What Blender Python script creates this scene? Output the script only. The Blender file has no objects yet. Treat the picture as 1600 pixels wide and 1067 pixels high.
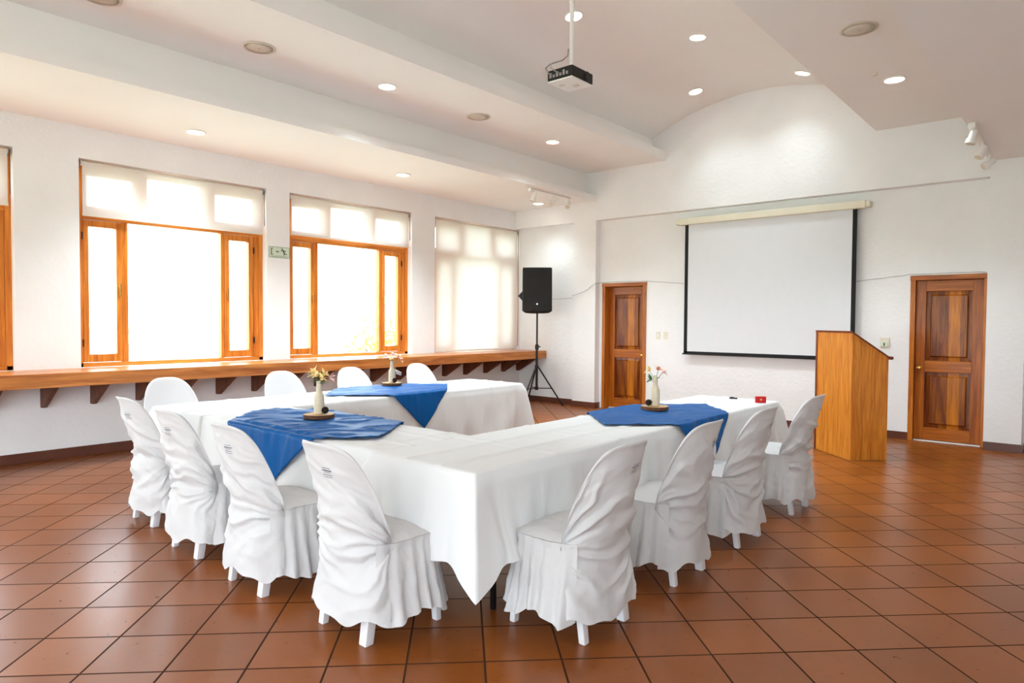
import bpy, math, random
from math import sin, cos, pi, radians, sqrt, exp
from mathutils import Vector, Matrix, noise

# ------------------------------------------------------------------ camera, world, lights, exposure
SC = bpy.context.scene
C = SC.collection
EYE = (0.0, 0.0, 1.449)


def camera():
    yaw, pitch, roll = -0.7111, -0.0295, 0.0063
    f = Vector((sin(yaw) * cos(pitch), cos(yaw) * cos(pitch), sin(pitch)))
    r = Vector((cos(yaw), -sin(yaw), 0))
    u = r.cross(f)
    r2 = r * cos(roll) + u * sin(roll)
    u2 = -r * sin(roll) + u * cos(roll)
    m = Matrix((r2, u2, -f)).transposed().to_4x4()
    m.translation = Vector(EYE)
    cd = bpy.data.cameras.new('camera')
    cd.sensor_width = 36.0
    cd.lens = 1052.83 / 1600 * 36.0
    cd.clip_start = 0.05
    cd.clip_end = 6000
    o = bpy.data.objects.new('camera', cd)
    C.objects.link(o)
    o.matrix_world = m
    SC.camera = o


camera()
SKY = 3.2
EXPOSURE = 1.85
w = bpy.data.worlds.new('World')
SC.world = w
w.use_nodes = True
nt = w.node_tree
bg = nt.nodes['Background']
tc = nt.nodes.new('ShaderNodeTexCoord')
sep = nt.nodes.new('ShaderNodeSeparateXYZ')
ramp = nt.nodes.new('ShaderNodeValToRGB')
ramp.color_ramp.elements[0].position = 0.0
ramp.color_ramp.elements[0].color = (0.84, 0.94, 1.0, 1)
ramp.color_ramp.elements[1].position = 0.7
ramp.color_ramp.elements[1].color = (0.68, 0.85, 1.0, 1)
nt.links.new(tc.outputs['Generated'], sep.inputs[0])
nt.links.new(sep.outputs['Z'], ramp.inputs[0])
nt.links.new(ramp.outputs[0], bg.inputs[0])
bg.inputs[1].default_value = SKY
SC.view_settings.view_transform = 'Standard'
SC.view_settings.look = 'None'
SC.view_settings.gamma = 1
SC.view_settings.exposure = EXPOSURE
SC.view_settings.use_curve_mapping = False
cy = SC.cycles
cy.use_denoising = True
cy.max_bounces = 10
cy.diffuse_bounces = 6
cy.glossy_bounces = 4
cy.transparent_max_bounces = 16
cy.sample_clamp_indirect = 8


def portal(name, loc, direction, sx, sy):
    ld = bpy.data.lights.new(name, 'AREA')
    ld.shape = 'RECTANGLE'
    ld.size = sx
    ld.size_y = sy
    ld.cycles.is_portal = True
    o = bpy.data.objects.new(name, ld)
    C.objects.link(o)
    o.location = loc
    o.rotation_euler = Vector(direction).to_track_quat('-Z', 'Y').to_euler()
    return o


WINS = [(-7.32, 3), (-4.97, 3), (-2.62, 0), (-0.27, 0), (2.42, 1), (4.87, 2), (7.48, 3)]     # start y of each window; those wholly behind the camera are added for light
WW = 2.12
for wy, _ in WINS:
    portal('window_daylight', (-8.36, wy + WW / 2, 2.04), (1, 0, 0), 2.2, WW)
portal('added_rear_portal', (-3.6, -8.15, 1.05), (0, 1, 0), 9.0, 2.1)  # sky portal of the added, unseen rear opening
portal('added_side_portal', (1.25, -3.7, 1.7), (-1, 0, 0), 1.8, 6.4)  # sky portal of the added, unseen side opening


# ------------------------------------------------------------------ materials
def lin(c):
    return tuple(((x / 255) / 12.92 if x / 255 <= 0.04045 else ((x / 255 + 0.055) / 1.055) ** 2.4) for x in c)


def newmat(name):
    m = bpy.data.materials.new(name)
    m.use_nodes = True
    t = m.node_tree
    return m, t, t.nodes['Principled BSDF']


def N(t, kind, **kw):
    n = t.nodes.new(kind)
    for k, v in kw.items():
        if k.startswith('_'):
            setattr(n, k[1:], v)
        else:
            n.inputs[k.replace('__', ' ')].default_value = v
    return n


def mat(name, rgb, rough=0.6, spec=0.5, metal=0.0, vary=0.0, scale=8.0, bump=0.0, bscale=60.0, emit=None, strength=0, bdist=0.01):
    m, t, b = newmat(name)
    c = (*lin(rgb), 1)
    b.inputs['Base Color'].default_value = c
    b.inputs['Roughness'].default_value = rough
    b.inputs['Specular IOR Level'].default_value = spec
    b.inputs['Metallic'].default_value = metal
    geo = t.nodes.new('ShaderNodeTexCoord')
    if vary:
        nz = N(t, 'ShaderNodeTexNoise', Scale=scale, Detail=4.0)
        t.links.new(geo.outputs['Object'], nz.inputs['Vector'])
        r = t.nodes.new('ShaderNodeValToRGB')
        r.color_ramp.elements[0].position = 0.3
        r.color_ramp.elements[1].position = 0.7
        r.color_ramp.elements[0].color = tuple(x * (1 - vary) for x in c[:3]) + (1,)
        r.color_ramp.elements[1].color = tuple(min(1, x * (1 + vary)) for x in c[:3]) + (1,)
        t.links.new(nz.outputs['Fac'], r.inputs[0])
        t.links.new(r.outputs[0], b.inputs['Base Color'])
    if bump:
        nz = N(t, 'ShaderNodeTexNoise', Scale=bscale, Detail=5.0)
        t.links.new(geo.outputs['Object'], nz.inputs['Vector'])
        bp = N(t, 'ShaderNodeBump', Strength=bump, Distance=bdist)
        t.links.new(nz.outputs['Fac'], bp.inputs['Height'])
        t.links.new(bp.outputs[0], b.inputs['Normal'])
    if emit:
        b.inputs['Emission Color'].default_value = (*lin(emit), 1)
        b.inputs['Emission Strength'].default_value = strength
    return m


def wood(name, dark, light, axis='Z', plank=0.0, rough=0.35, pa='X', scale=1.0, contrast=0.35):
    """procedural timber: grain runs along axis; plank > 0 gives boards of that width side by side along pa"""
    m, t, b = newmat(name)
    tcn = t.nodes.new('ShaderNodeTexCoord')
    mp = t.nodes.new('ShaderNodeMapping')
    s = {'X': (0.6, 9, 9), 'Y': (9, 0.6, 9), 'Z': (9, 9, 0.6)}[axis]
    mp.inputs['Scale'].default_value = tuple(x * scale for x in s)
    t.links.new(tcn.outputs['Object'], mp.inputs[0])
    wv = N(t, 'ShaderNodeTexNoise', Scale=3.0, Detail=6.0, Roughness=0.6, Distortion=0.6)
    t.links.new(mp.outputs[0], wv.inputs['Vector'])
    r = t.nodes.new('ShaderNodeValToRGB')
    r.color_ramp.elements[0].position = 0.5 - contrast / 2
    r.color_ramp.elements[1].position = 0.5 + contrast / 2
    r.color_ramp.elements[0].color = (*lin(dark), 1)
    r.color_ramp.elements[1].color = (*lin(light), 1)
    fac = wv.outputs['Fac']
    if plank:
        sp = t.nodes.new('ShaderNodeSeparateXYZ')
        t.links.new(tcn.outputs['Object'], sp.inputs[0])
        dv = N(t, 'ShaderNodeMath', _operation='DIVIDE')
        dv.inputs[1].default_value = plank
        t.links.new(sp.outputs[pa], dv.inputs[0])
        fl = N(t, 'ShaderNodeMath', _operation='FLOOR')
        t.links.new(dv.outputs[0], fl.inputs[0])
        wn = N(t, 'ShaderNodeTexWhiteNoise', _noise_dimensions='1D')
        t.links.new(fl.outputs[0], wn.inputs['W'])
        mx = N(t, 'ShaderNodeMath', _operation='MULTIPLY_ADD')
        mx.inputs[1].default_value = 0.5
        t.links.new(wn.outputs['Value'], mx.inputs[0])
        ml = N(t, 'ShaderNodeMath', _operation='MULTIPLY_ADD')
        ml.inputs[1].default_value = 0.7
        ml.inputs[2].default_value = -0.1
        t.links.new(fac, ml.inputs[0])
        t.links.new(ml.outputs[0], mx.inputs[2])
        fac = mx.outputs[0]
    t.links.new(fac, r.inputs[0])
    t.links.new(r.outputs[0], b.inputs['Base Color'])
    b.inputs['Roughness'].default_value = rough
    b.inputs['Specular IOR Level'].default_value = 0.35
    bp = N(t, 'ShaderNodeBump', Strength=0.15, Distance=0.003)
    t.links.new(wv.outputs['Fac'], bp.inputs['Height'])
    t.links.new(bp.outputs[0], b.inputs['Normal'])
    return m


def floor_mat():
    m, t, b = newmat('terracotta_tiles')
    S = 0.3305
    geo = t.nodes.new('ShaderNodeTexCoord')
    mp = t.nodes.new('ShaderNodeMapping')
    # tile rows run diagonally across the room
    mp.inputs['Rotation'].default_value = (0, 0, -pi / 4)
    mp.inputs['Location'].default_value = (1.55 + 33.05, -2.83 + 33.05, 0)
    t.links.new(geo.outputs['Object'], mp.inputs[0])
    br = N(t, 'ShaderNodeTexBrick', _offset=0.0, _squash=1.0, Scale=1.0)
    br.inputs['Mortar Size'].default_value = 0.0052
    br.inputs['Mortar Smooth'].default_value = 0.3
    br.inputs['Bias'].default_value = 0.0
    br.inputs['Brick Width'].default_value = S
    br.inputs['Row Height'].default_value = S
    br.inputs['Color1'].default_value = (*lin((126, 66, 18)), 1)
    br.inputs['Color2'].default_value = (*lin((142, 77, 25)), 1)
    br.inputs['Mortar'].default_value = (*lin((58, 38, 28)), 1)
    t.links.new(mp.outputs[0], br.inputs['Vector'])
    nz = N(t, 'ShaderNodeTexNoise', Scale=22.0, Detail=6.0, Roughness=0.7)
    t.links.new(geo.outputs['Object'], nz.inputs['Vector'])
    nz2 = N(t, 'ShaderNodeTexNoise', Scale=1.3, Detail=3.0)
    t.links.new(geo.outputs['Object'], nz2.inputs['Vector'])
    ad = N(t, 'ShaderNodeMath', _operation='ADD')
    t.links.new(nz.outputs['Fac'], ad.inputs[0])
    t.links.new(nz2.outputs['Fac'], ad.inputs[1])
    rm = t.nodes.new('ShaderNodeMapRange')
    rm.inputs['From Min'].default_value = 0.7
    rm.inputs['From Max'].default_value = 1.3
    rm.inputs['To Min'].default_value = 0.86
    rm.inputs['To Max'].default_value = 1.12
    t.links.new(ad.outputs[0], rm.inputs['Value'])
    mx = N(t, 'ShaderNodeVectorMath', _operation='SCALE')
    t.links.new(br.outputs['Color'], mx.inputs[0])
    t.links.new(rm.outputs[0], mx.inputs['Scale'])
    t.links.new(mx.outputs[0], b.inputs['Base Color'])
    rr = t.nodes.new('ShaderNodeMapRange')
    rr.inputs['To Min'].default_value = 0.22
    rr.inputs['To Max'].default_value = 0.38
    t.links.new(nz.outputs['Fac'], rr.inputs['Value'])
    rj = N(t, 'ShaderNodeMath', _operation='MULTIPLY_ADD')        # joints are matt
    rj.inputs[1].default_value = 0.6
    t.links.new(br.outputs['Fac'], rj.inputs[0])
    t.links.new(rr.outputs[0], rj.inputs[2])
    t.links.new(rj.outputs[0], b.inputs['Roughness'])
    sj = N(t, 'ShaderNodeMath', _operation='MULTIPLY_ADD')
    sj.inputs[1].default_value = -0.33
    sj.inputs[2].default_value = 0.37
    t.links.new(br.outputs['Fac'], sj.inputs[0])
    t.links.new(sj.outputs[0], b.inputs['Specular IOR Level'])
    hs = N(t, 'ShaderNodeMath', _operation='MULTIPLY_ADD')
    hs.inputs[1].default_value = -1.0
    t.links.new(br.outputs['Fac'], hs.inputs[0])
    sm = N(t, 'ShaderNodeMath', _operation='MULTIPLY')
    sm.inputs[1].default_value = 0.12
    t.links.new(nz.outputs['Fac'], sm.inputs[0])
    t.links.new(sm.outputs[0], hs.inputs[2])
    bp = N(t, 'ShaderNodeBump', Strength=0.5, Distance=0.004)
    t.links.new(hs.outputs[0], bp.inputs['Height'])
    t.links.new(bp.outputs[0], b.inputs['Normal'])
    return m


def cloth_mat(name, rgb, trans=0.25, rough=0.85, bump=0.3, bscale=90, see=0.0, sheen=0.0, crease=0.0, spec=0.2):
    """woven fabric: diffuse front, some light coming through"""
    m, t, b = newmat(name)
    c = (*lin(rgb), 1)
    b.inputs['Base Color'].default_value = c
    b.inputs['Roughness'].default_value = rough
    b.inputs['Specular IOR Level'].default_value = spec
    b.inputs['Sheen Weight'].default_value = sheen
    out = t.nodes['Material Output']
    tcn = t.nodes.new('ShaderNodeTexCoord')
    nz = N(t, 'ShaderNodeTexNoise', Scale=bscale, Detail=3.0)
    t.links.new(tcn.outputs['Object'], nz.inputs['Vector'])
    bp = N(t, 'ShaderNodeBump', Strength=bump, Distance=0.002)
    t.links.new(nz.outputs['Fac'], bp.inputs['Height'])
    last = bp
    if crease:
        n2 = N(t, 'ShaderNodeTexNoise', Scale=9.0, Detail=5.0, Roughness=0.55, Distortion=1.2)
        n2.noise_type = 'RIDGED_MULTIFRACTAL' if hasattr(n2, 'noise_type') else n2.noise_type
        t.links.new(tcn.outputs['Object'], n2.inputs['Vector'])
        b2 = N(t, 'ShaderNodeBump', Strength=crease, Distance=0.006)
        t.links.new(n2.outputs['Fac'], b2.inputs['Height'])
        t.links.new(bp.outputs[0], b2.inputs['Normal'])
        last = b2
    t.links.new(last.outputs[0], b.inputs['Normal'])
    tr = N(t, 'ShaderNodeBsdfTranslucent')
    tr.inputs['Color'].default_value = c
    mx = N(t, 'ShaderNodeMixShader')
    mx.inputs[0].default_value = trans
    t.links.new(b.outputs[0], mx.inputs[1])
    t.links.new(tr.outputs[0], mx.inputs[2])
    res = mx
    if see:
        tp = N(t, 'ShaderNodeBsdfTransparent')
        mx2 = N(t, 'ShaderNodeMixShader')
        mx2.inputs[0].default_value = see
        t.links.new(mx.outputs[0], mx2.inputs[1])
        t.links.new(tp.outputs[0], mx2.inputs[2])
        res = mx2
    t.links.new(res.outputs[0], out.inputs['Surface'])
    return m


def glass_mat():
    m, t, b = newmat('window_glass')
    t.nodes.remove(b)
    out = t.nodes['Material Output']
    tp = N(t, 'ShaderNodeBsdfTransparent')
    tp.inputs[0].default_value = (0.95, 0.975, 0.97, 1)
    gl = N(t, 'ShaderNodeBsdfGlossy', Roughness=0.02)
    lw = N(t, 'ShaderNodeLayerWeight', Blend=0.5)       # grazing reflection, the same on both faces of a pane
    pw = N(t, 'ShaderNodeMath', _operation='POWER')
    pw.inputs[1].default_value = 5.0
    t.links.new(lw.outputs['Facing'], pw.inputs[0])
    fr = N(t, 'ShaderNodeMath', _operation='MULTIPLY_ADD')
    fr.inputs[1].default_value = 0.9
    fr.inputs[2].default_value = 0.04
    t.links.new(pw.outputs[0], fr.inputs[0])
    mx = N(t, 'ShaderNodeMixShader')
    t.links.new(fr.outputs[0], mx.inputs[0])
    t.links.new(tp.outputs[0], mx.inputs[1])
    t.links.new(gl.outputs[0], mx.inputs[2])
    t.links.new(mx.outputs[0], out.inputs['Surface'])
    return m


M = {}
M['wall'] = mat('white_rough_plaster', (240, 240, 241), rough=0.9, spec=0.2, vary=0.02, scale=2.5, bump=0.6, bscale=22, bdist=0.008)
M['ceiling'] = mat('white_ceiling_paint', (244, 242, 240), rough=0.95, spec=0.1, vary=0.01, scale=1.5, bump=0.1, bscale=60)
M['floor'] = floor_mat()
M['frame'] = wood('orange_window_timber', (178, 92, 22), (224, 140, 52), 'Z', rough=0.35)
M['frame_h'] = wood('orange_window_timber_rails', (170, 86, 22), (220, 136, 50), 'Y', rough=0.35)
M['bench'] = wood('bench_timber', (146, 76, 28), (212, 138, 70), 'Y', rough=0.28, scale=0.7)
M['bracket'] = wood('bracket_timber', (84, 42, 24), (120, 66, 38), 'Z', rough=0.5)
M['door'] = wood('door_timber', (100, 40, 4), (222, 134, 24), 'Z', plank=0.118, rough=0.3, contrast=0.5)
M['door_rail'] = wood('door_rail_timber', (140, 66, 10), (190, 108, 26), 'X', rough=0.3)
M['door_stile'] = wood('door_stile_timber', (122, 54, 6), (184, 100, 20), 'Z', rough=0.3)
M['door_frame'] = wood('door_casing_timber', (150, 76, 16), (204, 122, 38), 'Z', rough=0.32)
M['lectern'] = wood('lectern_veneer', (176, 92, 14), (234, 156, 56), 'Z', rough=0.3, scale=1.4, contrast=0.45)
M['lectern_trim'] = wood('lectern_trim_timber', (92, 38, 18), (138, 66, 34), 'Z', rough=0.4)
M['base'] = mat('brown_tile_skirting', (96, 54, 40), rough=0.35, vary=0.15, scale=3)
M['glass'] = glass_mat()
M['blind'] = cloth_mat('cream_blind_fabric', (232, 226, 220), trans=0.24, see=0.07, bump=0.1)
M['blind_thick'] = cloth_mat('closed_blind_fabric', (236, 230, 222), trans=0.17, see=0.0, bump=0.1)
M['blind_rail'] = mat('cream_aluminium', (226, 218, 206), rough=0.5, vary=0.02)
M['cloth'] = cloth_mat('white_tablecloth_fabric', (230, 231, 232), trans=0.10, bump=0.15, crease=0.12)
M['cover'] = cloth_mat('white_chair_cover_fabric', (217, 216, 217), trans=0.2, bump=0.15, crease=0.5)
M['blue'] = cloth_mat('blue_satin', (0, 84, 152), trans=0.04, rough=0.5, bump=0.15, sheen=0.0, spec=0.16)
M['plastic'] = mat('white_plastic', (222, 221, 224), rough=0.38, spec=0.5, vary=0.01)
M['table_metal'] = mat('dark_table_steel', (34, 32, 34), rough=0.45, metal=0.4, vary=0.05)
M['table_top'] = mat('grey_table_top', (190, 190, 188), rough=0.6, vary=0.04)
M['black'] = mat('black_plastic', (10, 10, 12), rough=0.5, vary=0.1)
M['speaker_mesh'] = mat('black_speaker_grille', (7, 7, 8), rough=0.6, bump=0.5, bscale=400, vary=0.1)
M['steel'] = mat('brushed_steel', (190, 188, 186), rough=0.3, metal=1.0, vary=0.04)
M['brass'] = mat('brass', (206, 160, 80), rough=0.25, metal=1.0, vary=0.04)
M['white'] = mat('white_painted_metal', (236, 234, 230), rough=0.4, vary=0.01)
M['cream'] = mat('cream_plastic', (226, 220, 200), rough=0.5, vary=0.02)
M['screen'] = mat('projection_screen_fabric', (222, 224, 228), rough=0.9, spec=0.1, vary=0.01, bump=0.05, bscale=300)
M['screen_border'] = mat('black_screen_border', (12, 12, 14), rough=0.8, vary=0.05)
M['wire'] = mat('grey_cable', (150, 146, 142), rough=0.6, vary=0.05)
M['bark'] = mat('tree_bark_slice_edge', (96, 62, 40), rough=0.9, vary=0.3, scale=60, bump=0.8, bscale=90)
M['slice'] = mat('pale_slice_wood', (196, 160, 112), rough=0.7, vary=0.12, scale=40)
M['cone'] = mat('dark_cone_scales', (40, 24, 20), rough=0.8, vary=0.3, scale=80)
M['bottle'] = mat('cream_wound_cord', (226, 212, 184), rough=0.85, vary=0.08, scale=60, bump=0.5, bscale=150)
M['ribbon'] = mat('white_ribbon', (240, 238, 234), rough=0.6, vary=0.01)
M['leaf'] = mat('green_leaf', (62, 108, 40), rough=0.5, vary=0.2, scale=30)
M['pet_y'] = mat('pale_yellow_petal', (246, 222, 160), rough=0.6, vary=0.08, scale=40)
M['pet_p'] = mat('pale_pink_petal', (244, 206, 200), rough=0.6, vary=0.08, scale=40)
M['pet_o'] = mat('peach_petal', (236, 176, 138), rough=0.6, vary=0.08, scale=40)
M['ink'] = mat('dark_print', (40, 44, 70), rough=0.8, vary=0.1)
M['sign'] = mat('pale_green_sign', (212, 226, 206), rough=0.4, vary=0.01)
M['sign_ink'] = mat('dark_green_sign_ink', (28, 46, 30), rough=0.5, vary=0.05)
M['sign_line'] = mat('grey_green_sign_border', (128, 150, 126), rough=0.5, vary=0.05)
M['red'] = mat('red_card', (200, 14, 16), rough=0.4, vary=0.03)
M['lamp'] = mat('lit_lamp_diffuser', (255, 250, 240), emit=(255, 247, 232), strength=4.0)
M['disc'] = mat('offwhite_speaker_grille', (216, 206, 192), rough=0.7, vary=0.04, bump=0.3, bscale=250)
M['grass'] = mat('pale_valley_fields', (196, 202, 176), rough=1.0, spec=0.0, vary=0.16, scale=0.05)
M['foliage'] = mat('yellow_green_foliage', (170, 172, 84), rough=0.9, vary=0.2, scale=2)
M['shore'] = mat('distant_treeline', (150, 156, 148), rough=1.0, spec=0.0, vary=0.2, scale=0.2)
M['concrete'] = mat('pale_bounce_concrete', (215, 210, 200), rough=0.9, vary=0.1, scale=1)  # light-coloured to bounce daylight into the room


# ------------------------------------------------------------------ mesh helpers
class MB:
    def __init__(s):
        s.v = []
        s.f = []

    def add(s, verts, faces):
        o = len(s.v)
        s.v += [tuple(p) for p in verts]
        s.f += [tuple(i + o for i in f) for f in faces]

    def box(s, x0, x1, y0, y1, z0, z1, m=None):
        p = [(x, y, z) for z in (z0, z1) for y in (y0, y1) for x in (x0, x1)]
        if m:
            p = [m @ Vector(q) for q in p]
        s.add(p, [(0, 2, 3, 1), (4, 5, 7, 6), (0, 1, 5, 4), (2, 6, 7, 3), (0, 4, 6, 2), (1, 3, 7, 5)])
        return s

    def prism(s, poly, axis, a0, a1):
        """polygon in the plane across axis, extruded from a0 to a1"""
        n = len(poly)
        def P(p, a):
            return {'X': (a, p[0], p[1]), 'Y': (p[0], a, p[1]), 'Z': (p[0], p[1], a)}[axis]
        vs = [P(p, a0) for p in poly] + [P(p, a1) for p in poly]
        s.add(vs, [tuple(range(n - 1, -1, -1)), tuple(range(n, 2 * n))] + [(i, (i + 1) % n, (i + 1) % n + n, i + n) for i in range(n)])
        return s

    def tube(s, pts, r, n=8, cap=True):
        pts = [Vector(p) for p in pts]
        rr = r if isinstance(r, (list, tuple)) else [r] * len(pts)
        rings = []
        up = Vector((0, 0, 1))
        for i, p in enumerate(pts):
            d = (pts[min(i + 1, len(pts) - 1)] - pts[max(i - 1, 0)]).normalized()
            a = d.cross(up)
            if a.length < 1e-3:
                a = d.cross(Vector((1, 0, 0)))
            a.normalize()
            b = d.cross(a)
            rings.append([p + (a * cos(2 * pi * k / n) + b * sin(2 * pi * k / n)) * rr[i] for k in range(n)])
        vs = [q for rg in rings for q in rg]
        fs = [(i * n + k, i * n + (k + 1) % n, (i + 1) * n + (k + 1) % n, (i + 1) * n + k) for i in range(len(pts) - 1) for k in range(n)]
        if cap:
            fs += [tuple(range(n - 1, -1, -1)), tuple(range((len(pts) - 1) * n, len(pts) * n))]
        s.add(vs, fs)
        return s

    def lathe(s, prof, n=24, c=(0, 0, 0), axis='Z'):
        vs = []
        for r, h in prof:
            for k in range(n):
                a = 2 * pi * k / n
                q = (r * cos(a), r * sin(a), h) if axis == 'Z' else ((h, r * cos(a), r * sin(a)) if axis == 'X' else (r * cos(a), h, r * sin(a)))
                vs.append((q[0] + c[0], q[1] + c[1], q[2] + c[2]))
        fs = [(i * n + k, i * n + (k + 1) % n, (i + 1) * n + (k + 1) % n, (i + 1) * n + k) for i in range(len(prof) - 1) for k in range(n)]
        fs += [tuple(range(n - 1, -1, -1)), tuple(range((len(prof) - 1) * n, len(prof) * n))]
        s.add(vs, fs)
        return s

    def grid(s, fn, nu, nv, close=False):
        vs = [fn(i / nu, j / nv) for j in range(nv + 1) for i in range(nu + (0 if close else 1))]
        w_ = nu if close else nu + 1
        fs = [(j * w_ + i, j * w_ + (i + 1) % w_, (j + 1) * w_ + (i + 1) % w_, (j + 1) * w_ + i) for j in range(nv) for i in range(nu)]
        s.add(vs, fs)
        return s

    def build(s, name, m, parent=None, smooth=False, bevel=0, merge=False, loc=None):
        import bmesh
        me = bpy.data.meshes.new(name)
        me.from_pydata(s.v, [], s.f)
        bm = bmesh.new()
        bm.from_mesh(me)
        if merge:
            bmesh.ops.remove_doubles(bm, verts=bm.verts, dist=0.0004)
        if bevel:
            ed = [e for e in bm.edges if len(e.link_faces) == 2 and e.calc_face_angle(0) > 0.6]
            bmesh.ops.bevel(bm, geom=ed, offset=bevel, segments=2, affect='EDGES', profile=0.6)
        bmesh.ops.recalc_face_normals(bm, faces=bm.faces)
        for f in bm.faces:
            f.smooth = smooth
        bm.to_mesh(me)
        bm.free()
        me.materials.append(m)
        o = bpy.data.objects.new(name, me)
        C.objects.link(o)
        if parent:
            o.parent = parent
        if loc:
            o.location = loc
        if smooth == 'auto':
            pass
        return o


def smooth_by_angle(o, ang=0.6):
    me = o.data
    for p in me.polygons:
        p.use_smooth = True
    import bmesh
    bm = bmesh.new()
    bm.from_mesh(me)
    for e in bm.edges:
        e.smooth = not (len(e.link_faces) == 2 and e.calc_face_angle(0) > ang)
    bm.to_mesh(me)
    bm.free()
    return o


def tag(o, label, cat, group=None):
    o['label'] = label
    o['category'] = cat
    if group:
        o['group'] = group
    return o


def thing(name, label, cat, loc=(0, 0, 0), rz=0, group=None):
    o = bpy.data.objects.new(name, None)
    C.objects.link(o)
    o.location = loc
    o.rotation_euler = (0, 0, rz)
    o.empty_display_size = 0.1
    return tag(o, label, cat, group)


def struct(o):
    o['kind'] = 'structure'
    return o


def dup(root, loc, rz, label, group=None):
    r = root.copy()
    C.objects.link(r)
    r.location = loc
    r.rotation_euler = (0, 0, rz)
    r['label'] = label
    if group:
        r['group'] = group
    for ch in list(root.children):
        c = ch.copy()
        C.objects.link(c)
        c.parent = r
        for g in list(ch.children):
            d = g.copy()
            C.objects.link(d)
            d.parent = c
    return r


# ------------------------------------------------------------------ room shell
XW, XO = -8.1, -8.4                 # inner face and outer face of the window wall
YF, YR = 9.48, 9.62                 # front plane of the screen wall and its recessed panels
Y0, X1 = -8.1, 1.2                  # far ends of the room behind and right of the camera
SILL, HEAD = 0.93, 3.14

b = MB()
b.add([(XO, Y0, 0), (X1, Y0, 0), (X1, 9.9, 0), (XO, 9.9, 0)], [(0, 1, 2, 3)])
struct(b.build('floor', M['floor']))

b = MB()
b.box(XO, XW, Y0, 9.9, 0, SILL)
b.box(XO, XW, Y0, 9.9, HEAD, 3.6)
prev = Y0
for wy, _ in WINS:
    b.box(XO, XW, prev, wy, SILL, HEAD)
    prev = wy + WW
b.box(XO, XW, prev, 9.9, SILL, HEAD)
struct(b.build('wall_left', M['wall']))

b = MB()
DL = (-6.27, -5.44, 2.10)           # door openings in the screen wall: x0, x1, top
DR = (-1.73, -0.92, 2.05)
b.box(XO, X1, YF, 9.9, 3.15, 5.0)
b.box(-6.79, -6.33, YF, 9.9, 0, 3.15)
b.box(-0.935, -0.58, YF, 9.9, 0, 3.15)
b.box(XO, -6.79, YR, 9.9, 0, 3.15)
b.box(-6.33, DL[0], YR, 9.9, 0, 3.15)
b.box(DL[0], DL[1], YR, 9.9, DL[2], 3.15)
b.box(DL[1], DR[0], YR, 9.9, 0, 3.15)
b.box(DR[0], DR[1], YR, 9.9, DR[2], 3.15)
b.box(-0.58, X1, YR, 9.9, 0, 3.15)
b.box(DL[0], DL[1], 9.86, 9.9, 0, DL[2])
b.box(DR[0], DR[1], 9.86, 9.9, 0, DR[2])
struct(b.build('wall_back', M['wall']))

# walls out of view: wide unglazed openings added to let in fill light
b = MB()
b.box(XO, X1 + 0.2, Y0 - 0.2, Y0, 2.1, 5.0)
b.box(XO, -8.1, Y0 - 0.2, Y0, 0, 3.2)
b.box(0.9, X1 + 0.2, Y0 - 0.2, Y0, 0, 3.2)
struct(b.build('wall_front', M['wall']))
b = MB()
b.box(X1, X1 + 0.2, Y0, 9.9, 2.6, 3.6)
b.box(X1, X1 + 0.2, Y0, 9.9, 0, 0.8)
b.box(X1, X1 + 0.2, -0.5, 9.9, 0.8, 2.6)
b.box(X1, X1 + 0.2, -2.2, -1.7, 0.8, 2.6)
b.box(X1, X1 + 0.2, Y0, -6.9, 0.8, 2.6)
struct(b.build('wall_right', M['wall']))

# ceiling: flat window bay, raised soffit, barrel vault in the middle, then the mirrored side
arc = []
cxv, zb, zt, hw = -3.66, 4.31, 4.72, 1.63
Rv = (hw * hw + (zt - zb) ** 2) / (2 * (zt - zb))
for k in range(33):
    x = -hw + 2 * hw * k / 32
    arc.append((cxv + x, zt - Rv + sqrt(Rv * Rv - x * x)))
prof = [(XO, 3.47), (-6.33, 3.47), (-6.33, 3.565), (-6.54, 3.565), (-6.54, 3.95), (-5.06, 3.95), (-5.06, 4.09), (-5.29, 4.09)] + arc + \
       [(-2.03, 4.03), (-2.13, 4.03), (-2.13, 3.88), (-0.74, 3.88), (-0.74, 3.43), (-0.95, 3.43), (-0.95, 3.33), (X1 + 0.2, 3.33)]
b = MB()
n = len(prof)
b.add([(x, Y0 - 0.2, z) for x, z in prof] + [(x, YF + 0.02, z) for x, z in prof], [(i, i + 1, i + 1 + n, i + n) for i in range(n - 1)])
b.add([(XO, Y0 - 0.2, 5.02), (X1 + 0.2, Y0 - 0.2, 5.02), (X1 + 0.2, 9.9, 5.02), (XO, 9.9, 5.02)], [(0, 1, 2, 3)])
b.box(XO, XO + 0.05, Y0, 9.9, 3.5, 5.02)
b.box(X1 + 0.15, X1 + 0.2, Y0, 9.9, 3.33, 5.02)
ceil = b.build('ceiling', M['ceiling'])
smooth_by_angle(ceil, 0.3)
struct(ceil)

# skirting
b = MB()
b.box(XW, XW + 0.014, Y0, YR, 0, 0.1)
struct(b.build('baseboard_left', M['base']))
b = MB()
for x0, x1, y in [(XW + 0.014, -6.79, YR), (-6.804, -6.316, YF), (-5.44, DR[0], YR), (-0.935, -0.566, YF), (-0.566, X1, YR)]:
    b.box(x0, x1, y - 0.014, y, 0, 0.095)
b.box(-6.804, -6.79, YF, YR - 0.014, 0, 0.095)
b.box(-6.33, -6.316, YF, YR - 0.001, 0, 0.095)
struct(b.build('baseboard_back', M['base']))


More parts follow.
